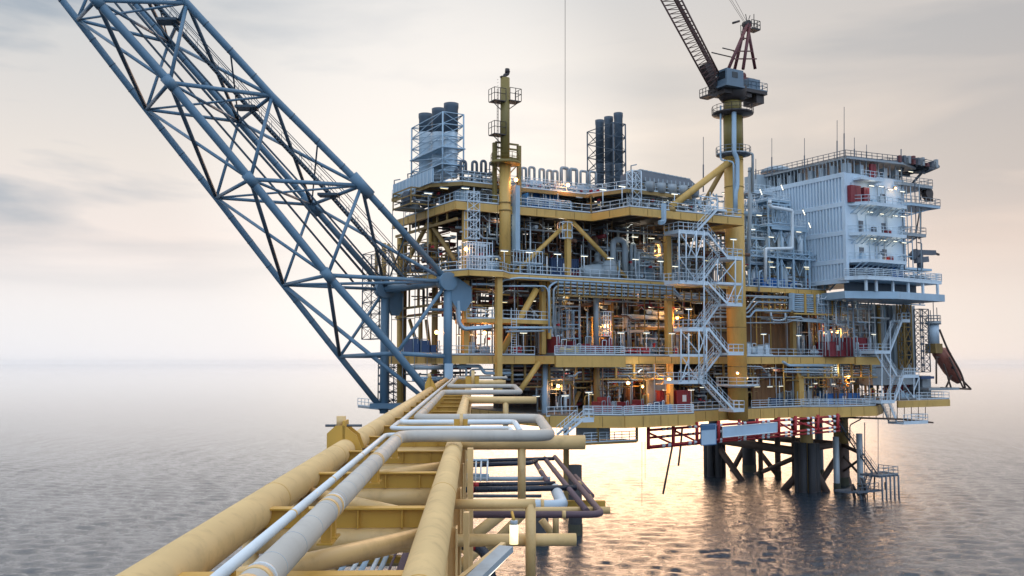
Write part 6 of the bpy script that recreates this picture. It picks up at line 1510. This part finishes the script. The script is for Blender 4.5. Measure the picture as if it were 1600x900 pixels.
# ---------------- antennas ----------------
for i,(px,y0,y1,v,lb) in enumerate([(1099,300,214,-2,'tall antenna left of the crane column'),(1206,275,216,6,'short antenna above the curved hood'),(1257,270,216,0,'antenna above the left part of white block'),(1308,252,188,-5,'left one of two tall antennas on white block'),(1319,250,167,-6,'tallest antenna standing on the white block'),(1335,250,215,-5,'short faint antenna right of the tallest one'),(1354,247,226,-5,'shortest antenna near the roof service band'),(1181,280,248,6,'small antenna just right of crane column')]):
    o=T('whip_antenna',lb,'antenna',PF(L(px,y0,v)),'whip antennas on the roofs'); MB(PF).tube(L(px,y0,v),L(px,(y0+y1)/2,v),.10,5).build('base_rod',DGR,o); MB(PF).tube(L(px,(y0+y1)/2,v),L(px,y1,v),.045,4).build('whip',DGR,o)
for i,(px,v) in enumerate(((616,17),(638,12))):
    pass
# left scaffold tower + hanging platforms on left face
q0=LU(577,470,-1.5); q1=LU(600,470,-1.5)
lattice(-2.6,-1.2,q1[1]-1.0,q0[1],LU(585,530,-1.5)[2],LU(585,396,-1.5)[2],7,'thin tall scaffold beyond the blue boom at left edge',DGR,.06,'scaffold_tower')
lattice(-1.8,.6,19,23,LU(620,640,-1)[2],ZM-.5,6,'thin scaffold below the middle deck behind blue legs',DGR,.06,'scaffold_tower')
o=T('side_gallery','grey railed gallery hanging at the foot of the blue boom','platform',PF(LU(620,635,-1))); q=LU(625,638,-1); m=MB(PF); m.box(-3,0,18,28,q[2]-.3,q[2]); m.build('floor_plate',GAL,o); rail_mb([(-3,28),(-3,18)],q[2],1.1,.045,1.4).build('railing',WHT,o)
# ---------------- lamps ----------------
def make_lamp(hgt=2.3,tilt=0,yel=False):
    t=T('tube_lamp','','lamp',(0,0,0)); F2=lambda p: UA*p[0]+VA*p[1]+ZA*p[2]
    MB(F2).box(-.55,.55,-.14,.14,-.02,.12).build('housing',GRY,t)
    MB(F2).box(-.50,.50,-.06,.05,-.075,-.022).build('tube',TUB if not yel else TUY,t)
    if hgt: MB(F2).tube((0,.02,-hgt),(0,.02,-.03),.065,6).build('post',WHT,t)
    return t
protoP=make_lamp(); protoH=make_lamp(0); protoD=make_lamp(-1.2); protoY=make_lamp(0,yel=True); protoE=make_lamp(-1.2,yel=True)
used=set()
def lamp(proto,px,py,v,lb,grp,turn=0):
    if proto.name in used: o=copy_tree(proto)
    else: o=proto; used.add(proto.name)
    o.location=PF(L(px,py,v)); o.rotation_euler.z=turn; o['label']=lb; o['group']=grp
PL=[('the main deck rail',-1.2,[(788,392),(827,394),(871,397),(913,400),(954,403),(993,405),(1032,408),(1055,416)],protoP),
 ('the middle deck rail',-.8,[(818,520),(970,520),(1010,520),(1050,521),(1144,521),(1193,522),(1248,524),(1290,521),(1365,522)],protoP),
 ('the lowest deck',-3,[(883,618),(920,613),(1145,609),(1080,609)],protoP),
 ('the upper deck edge',-6.5,[(942,296),(972,291),(1054,303),(1075,330)],protoP),
 ('the stair tower',-7.7,[(1076,483),(1146,374)],protoP),
 ('the main deck interior',3,[(717,409),(775,404),(992,370),(1018,372),(968,411),(1010,416),(1104,407),(1119,367),(1157,417),(1085,367)],protoH),
 ('the middle deck interior',3,[(738,471),(787,472),(832,470),(720,524),(740,523),(770,523),(937,479),(1018,480),(1058,482),(902,469),(1285,520),(1380,523),(945,520),(1077,523)],protoH),
 ('the lowest deck interior',1.5,[(838,619),(925,616),(1040,609),(1098,605),(1183,604),(1203,604),(1221,603),(1273,599),(1302,600),(1332,596),(1364,597),(1382,594),(1417,592),(1268,604)],protoD),
 ('the upper deck ceiling',1.2,[(669,302),(694,294),(727,294),(758,289),(885,303),(923,307),(934,315),(939,320),(1006,291),(1035,302),(1052,304)],protoH),
 ('the white tower',-1,[(1133,302),(1176,358),(1186,336),(1205,370),(1248,362),(1164,415),(1204,409),(1207,417),(1232,418),(1260,417),(1262,420),(1290,423),(1295,428)],protoH),
 ('the balconies',-9,[],protoH)]
for place,v,pts,pr in PL:
    pts=sorted(pts)
    for i,(x,y) in enumerate(pts): lamp((protoY if pr is protoH else protoE if pr is protoD else pr) if i%3==1 else pr,x,y,v,f'{ordl(i,len(pts))} white fluorescent lamp of {place}','white fluorescent lamps along '+place)
BL=[('top balcony',-7.4,[(1362,290),(1377,291),(1391,296),(1410,299)]),('middle balcony',-7.4,[(1360,331),(1378,334),(1399,337),(1411,338)]),('bottom balcony',-7.4,[(1365,373),(1380,375),(1400,377),(1413,379)]),
 ('helideck underside',-6,[(1347,252),(1373,250),(1401,262),(1405,266),(1423,268),(1437,258)])]
for place,v,pts in BL:
    for i,(x,y) in enumerate(pts): lamp(protoH,x,y,v,f'{ordl(i,4 if len(pts)==4 else 6)} lit ceiling lamp under the {place}' ,'lit ceiling lamps under the '+place)
for i,(x,y,v) in enumerate([(1189,300,2),(1222,293,-2),(1256,332,-2),(1265,352,-2)]):
    o=T('tube_lamp',f'{ordl(i,4)} steeply tilted white tube lamp by the white cladding','lamp',PF(L(x,y,v)),'steeply tilted white tube lamps by the cladding')
    MB(PF).beam(L(x-1.6,y-4,v),L(x+1.6,y+4,v),.09,.07).build('tube',TUB,o); MB(PF).beam(L(x-1.6,y-6,v+.15),L(x+2.6,y+5,v+.15),.22,.1).build('housing',GRY,o)
# outdoor bracket lamps (unlit arms)
for i,(x0,y0,x1,y1,v,lb) in enumerate([(616,305,616,282,18,'unlit angled lamp post at the far left roof corner'),(638,290,637,272,12,'second unlit angled lamp post at left roof edge'),(986,270,986,259,-5,'unlit angled lamp post above the cooler ladder'),(765,275,765,254,0,'unlit lamp post left of the goalpost frame')]):
    o=T('lamp_post',lb,'lamp',PF(L(x0,y0,v))); a=L(x1,y1,v); MB(PF).tube(L(x0,y0,v),a,.08,5).build('post',DGR,o); MB(PF).beam(a,(a[0]+.9,v,a[2]+.25),.2,.14).build('head',GAL,o)
# sodium floodlights with their own light
SODS=[(728,389,-2.2,60),(806,281,-.2,60),(887,289,.6,60),(682,519,3,120),(872,603,1,80),(1045,593,-1.3,120),(981,598,3,60),(1325,589,1,120),(1152,583,-4.9,9),(1166,591,-3.5,9),(757,520,2,60),(944,510,1.5,250),(1058,497,1,200),(1299,518,2.5,180),(1379,407,-7,10),(1399,294,-7.6,7),(1022,392,3,110),(1004,604,2,90)]
names=['under the upper deck at the left corner','on goalpost frame by the vent stack','above the blue tanks on the roof rail','shining through the left end of middle deck','on lowest deck left near the pale column','beside the yellow column above the lowest deck','deep in the lowest deck left of middle','above the long blue container on the lowest deck','on the crane column low down','on the right of the crane column low down','in the middle deck left interior','glowing behind the ladder cage','glowing behind the yellow column on middle deck','glowing beside the pale panels','under the lowest balcony','under the top balcony','glowing behind the main deck exchangers','deep in the lowest deck beside the grey panel']
for (x,y,v,e_),nm in zip(SODS,names):
    q=PF(L(x,y,v)); big_=e_ in(60,80,120)
    o=T('sodium_floodlight','orange sodium lamp '+nm,'lamp',q,'orange sodium lamps on the decks')
    MB(WF).lathe(q,Vector((.15,-1,-.2)),[(0,.06),(.05,.22 if big_ else .14),(.16,.24 if big_ else .15),(.26,.08)],10).build('lamp_glass',SOD,o)
    MB(WF).box(q.x-.26,q.x+.26,q.y+.02,q.y+.3,q.z-.05,q.z+.3).build('housing',DGR,o)
    ld=bpy.data.lights.new('sodium_light','POINT'); ld.energy=e_*2.4; ld.color=(1,.42,.10); ld.shadow_soft_size=.25; lo=bpy.data.objects.new('sodium_light',ld); COL.objects.link(lo); lo.parent=o; lo.location=(0,-.5,-.1)
# added soft point lights standing in for the tube lamps, attached to no fitting
for i,(u,v,z,e_) in enumerate([(6,2,ZN-1.2,250),(18,3,ZN-1.5,350),(30,3,ZN-1.5,350),(42,1,ZN-1.5,250),(56,1,ZN-2,350),(68,0,ZN-2.5,300),(6,1.5,ZU-2,250),(16,2,ZU-2,250),(28,1,ZU-2,350),(38,0,ZU-2,300),(16,1,ZM-2,250),(26,-2,ZM-2,300),(38,0,ZM-2,200),(54,1,ZM-2,300),(66,0,ZM-2,300),(10,3,ZR-.6,120),(30,-3,ZR-.6,120),(52,0,ZN+6,60),(50,1,ZN+9,50),(65,-8.4,38.4,120),(71,-8.4,38.4,120),(65,-8.4,42.8,120),(71,-8.4,42.8,120),(66,-8.4,47.2,120),(72,-8.4,47.2,120)]):
    ld=bpy.data.lights.new('bay_standin_light','POINT'); ld.energy=e_*(.22 if z>37 and u>60 else .38); ld.color=(1,.9,.72); ld.shadow_soft_size=.5; lo=bpy.data.objects.new('bay_standin_light',ld); COL.objects.link(lo); lo.location=PF((u,v,z))

# ---------- extra accommodation details ----------
rg=random.Random(91)
for z,py in ((35.6,403),(39.7,360),(44.3,312)):
    uu=U(1413,-8.8,py)
    for i in range(9):
        u=LU0+1.2+(uu-LU0-2)*i/8; m=MB(PF); m.beam((u,-9.0,z-.35),(u,-7.0,z-1.5),.08,.14); m.build('bracket',LBL,lq)
    for i in range(5):
        u=rg.uniform(LU0+1,uu-1); MB(PF).path([(u,-7.15,z+.05),(u,-7.15,z+3.2),(u+rg.uniform(-2,2),-7.15,z+3.2)],.06,6,.2).build('wall_pipe',rg.choice((LBL,GRY,WHT)),lq)
    for i in range(3):
        u=rg.uniform(LU0+1,uu-1.5); MB(PF).box(u,u+rg.uniform(.5,1.1),-7.5,-7.05,z+.02,z+rg.uniform(.8,1.7)).build('locker',rg.choice((LBL,GRY,WHT,DGR)),lq)
m=MB(PF)
for i in range(7):
    z=LZ0+2+i*2.3; m.box(U(1413,-7)-.4,U(1413,-7)+2.4,-7.3,-6.9,z,z+.12)
m.build('side_gallery_edge',LBL,lq)
for i in range(5):
    u=U(1416,-7)+i*.9; MB(PF).tube((u,-7.2-.1*i,LZ0+1),(u,-7.2-.1*i,LZ1),.08,6).build('riser_post',(DGR,GRY,LBL)[i%3],lq)
m=MB(PF)
for i in range(34): 
    z=LZ0+.5+i*.45; m.tube((U(1416,-7),-7.4,z),(U(1416,-7)+.5,-7.4,z),.03,4)
m.build('ladder_rungs',GRY,lq)

# truss girders on the white tower
def zig(px0,px1,v,y0,y1,n,parent,mt=LBL):
    a,b=L(px0,y0,v),L(px1,y1,v); zt=a[2]; zb=b[2]; m=MB(PF)
    m.beam((a[0],v,zt),(b[0],v,zt),.16,.2); m.beam((a[0],v,zb),(b[0],v,zb),.16,.2)
    for i in range(n):
        u0=a[0]+(b[0]-a[0])*i/n; u1=a[0]+(b[0]-a[0])*(i+1)/n; um=(u0+u1)/2
        m.beam((u0,v,zt),(um,v,zb),.11,.11); m.beam((um,v,zb),(u1,v,zt),.11,.11); m.beam((u0,v,zb),(u0,v,zt),.1,.1)
    m.build('truss_girder',mt,parent)
tg=T('truss_girder_frame','pale zigzag girders spanning the front of the white tower','frame',PF(L(1175,392,-1)))
zig(1172,1292,-1,391,408,9,tg); zig(1206,1262,-.9,355,362,6,tg); zig(1206,1236,-.9,318,350,3,tg); zig(1166,1203,1.2,350,362,4,tg)
for px,y0,y1 in ((1172,391,440),(1218,391,440),(1243,391,440),(1268,391,440),(1292,391,440)): MB(PF).box(U(px,-1)-.12,U(px,-1)+.12,-1.12,-.88,ZN,L(px,y0,-1)[2]).build('leg',LBL,tg)

# red brown heat exchanger rows low in the main deck, as seen between the diagonals
for r_i,(px0,px1,v,z) in enumerate([(800,880,5,ZN+2.9),(815,900,6,ZN+2.2),(905,975,5,ZN+2.9),(900,985,6,ZN+2.2)]):
    u0,u1=U(px0,v),U(px1,v); o=T('manifold_row',['upper left','lower left','upper right','lower right'][r_i]+' row of short slanted red brown pipes deep on the main deck','pipework',PF((u0,v,z)),'rows of slanted red brown pipes')
    n=int((u1-u0)/.75)
    for i in range(n): MB(PF).tube((u0+i*.75,v,z),(u0+i*.75+.45,v,z+.62),.13,7).build('branch_pipe',(BRN,RED)[i%4==0],o)
    MB(PF).tube((u0,v+.1,z-.12),(u1,v+.1,z-.12),.16,8).build('header_pipe',BRN,o)
# slim spare scaffolding standards and guard nets at the left face
for i,v in enumerate((5,9,13,17)):
    o=T('scaffold_pole',['nearest','second','third','farthest'][i]+' thin grey scaffold pole on the left face of platform','pole',PF((-2.3,v,ZM)),'thin scaffold poles on the left face'); MB(PF).tube((-2.3,v,ZM-3),(-2.3,v,ZU+1.1),.06,5).build('pole',GAL,o); MB(PF).tube((-2.3,v,ZN+1),(-.5,v,ZN+1),.05,5).build('tie',GAL,o); MB(PF).tube((-2.3,v,ZM+5),(-.5,v,ZM+5),.05,5).build('tie',GAL,o)
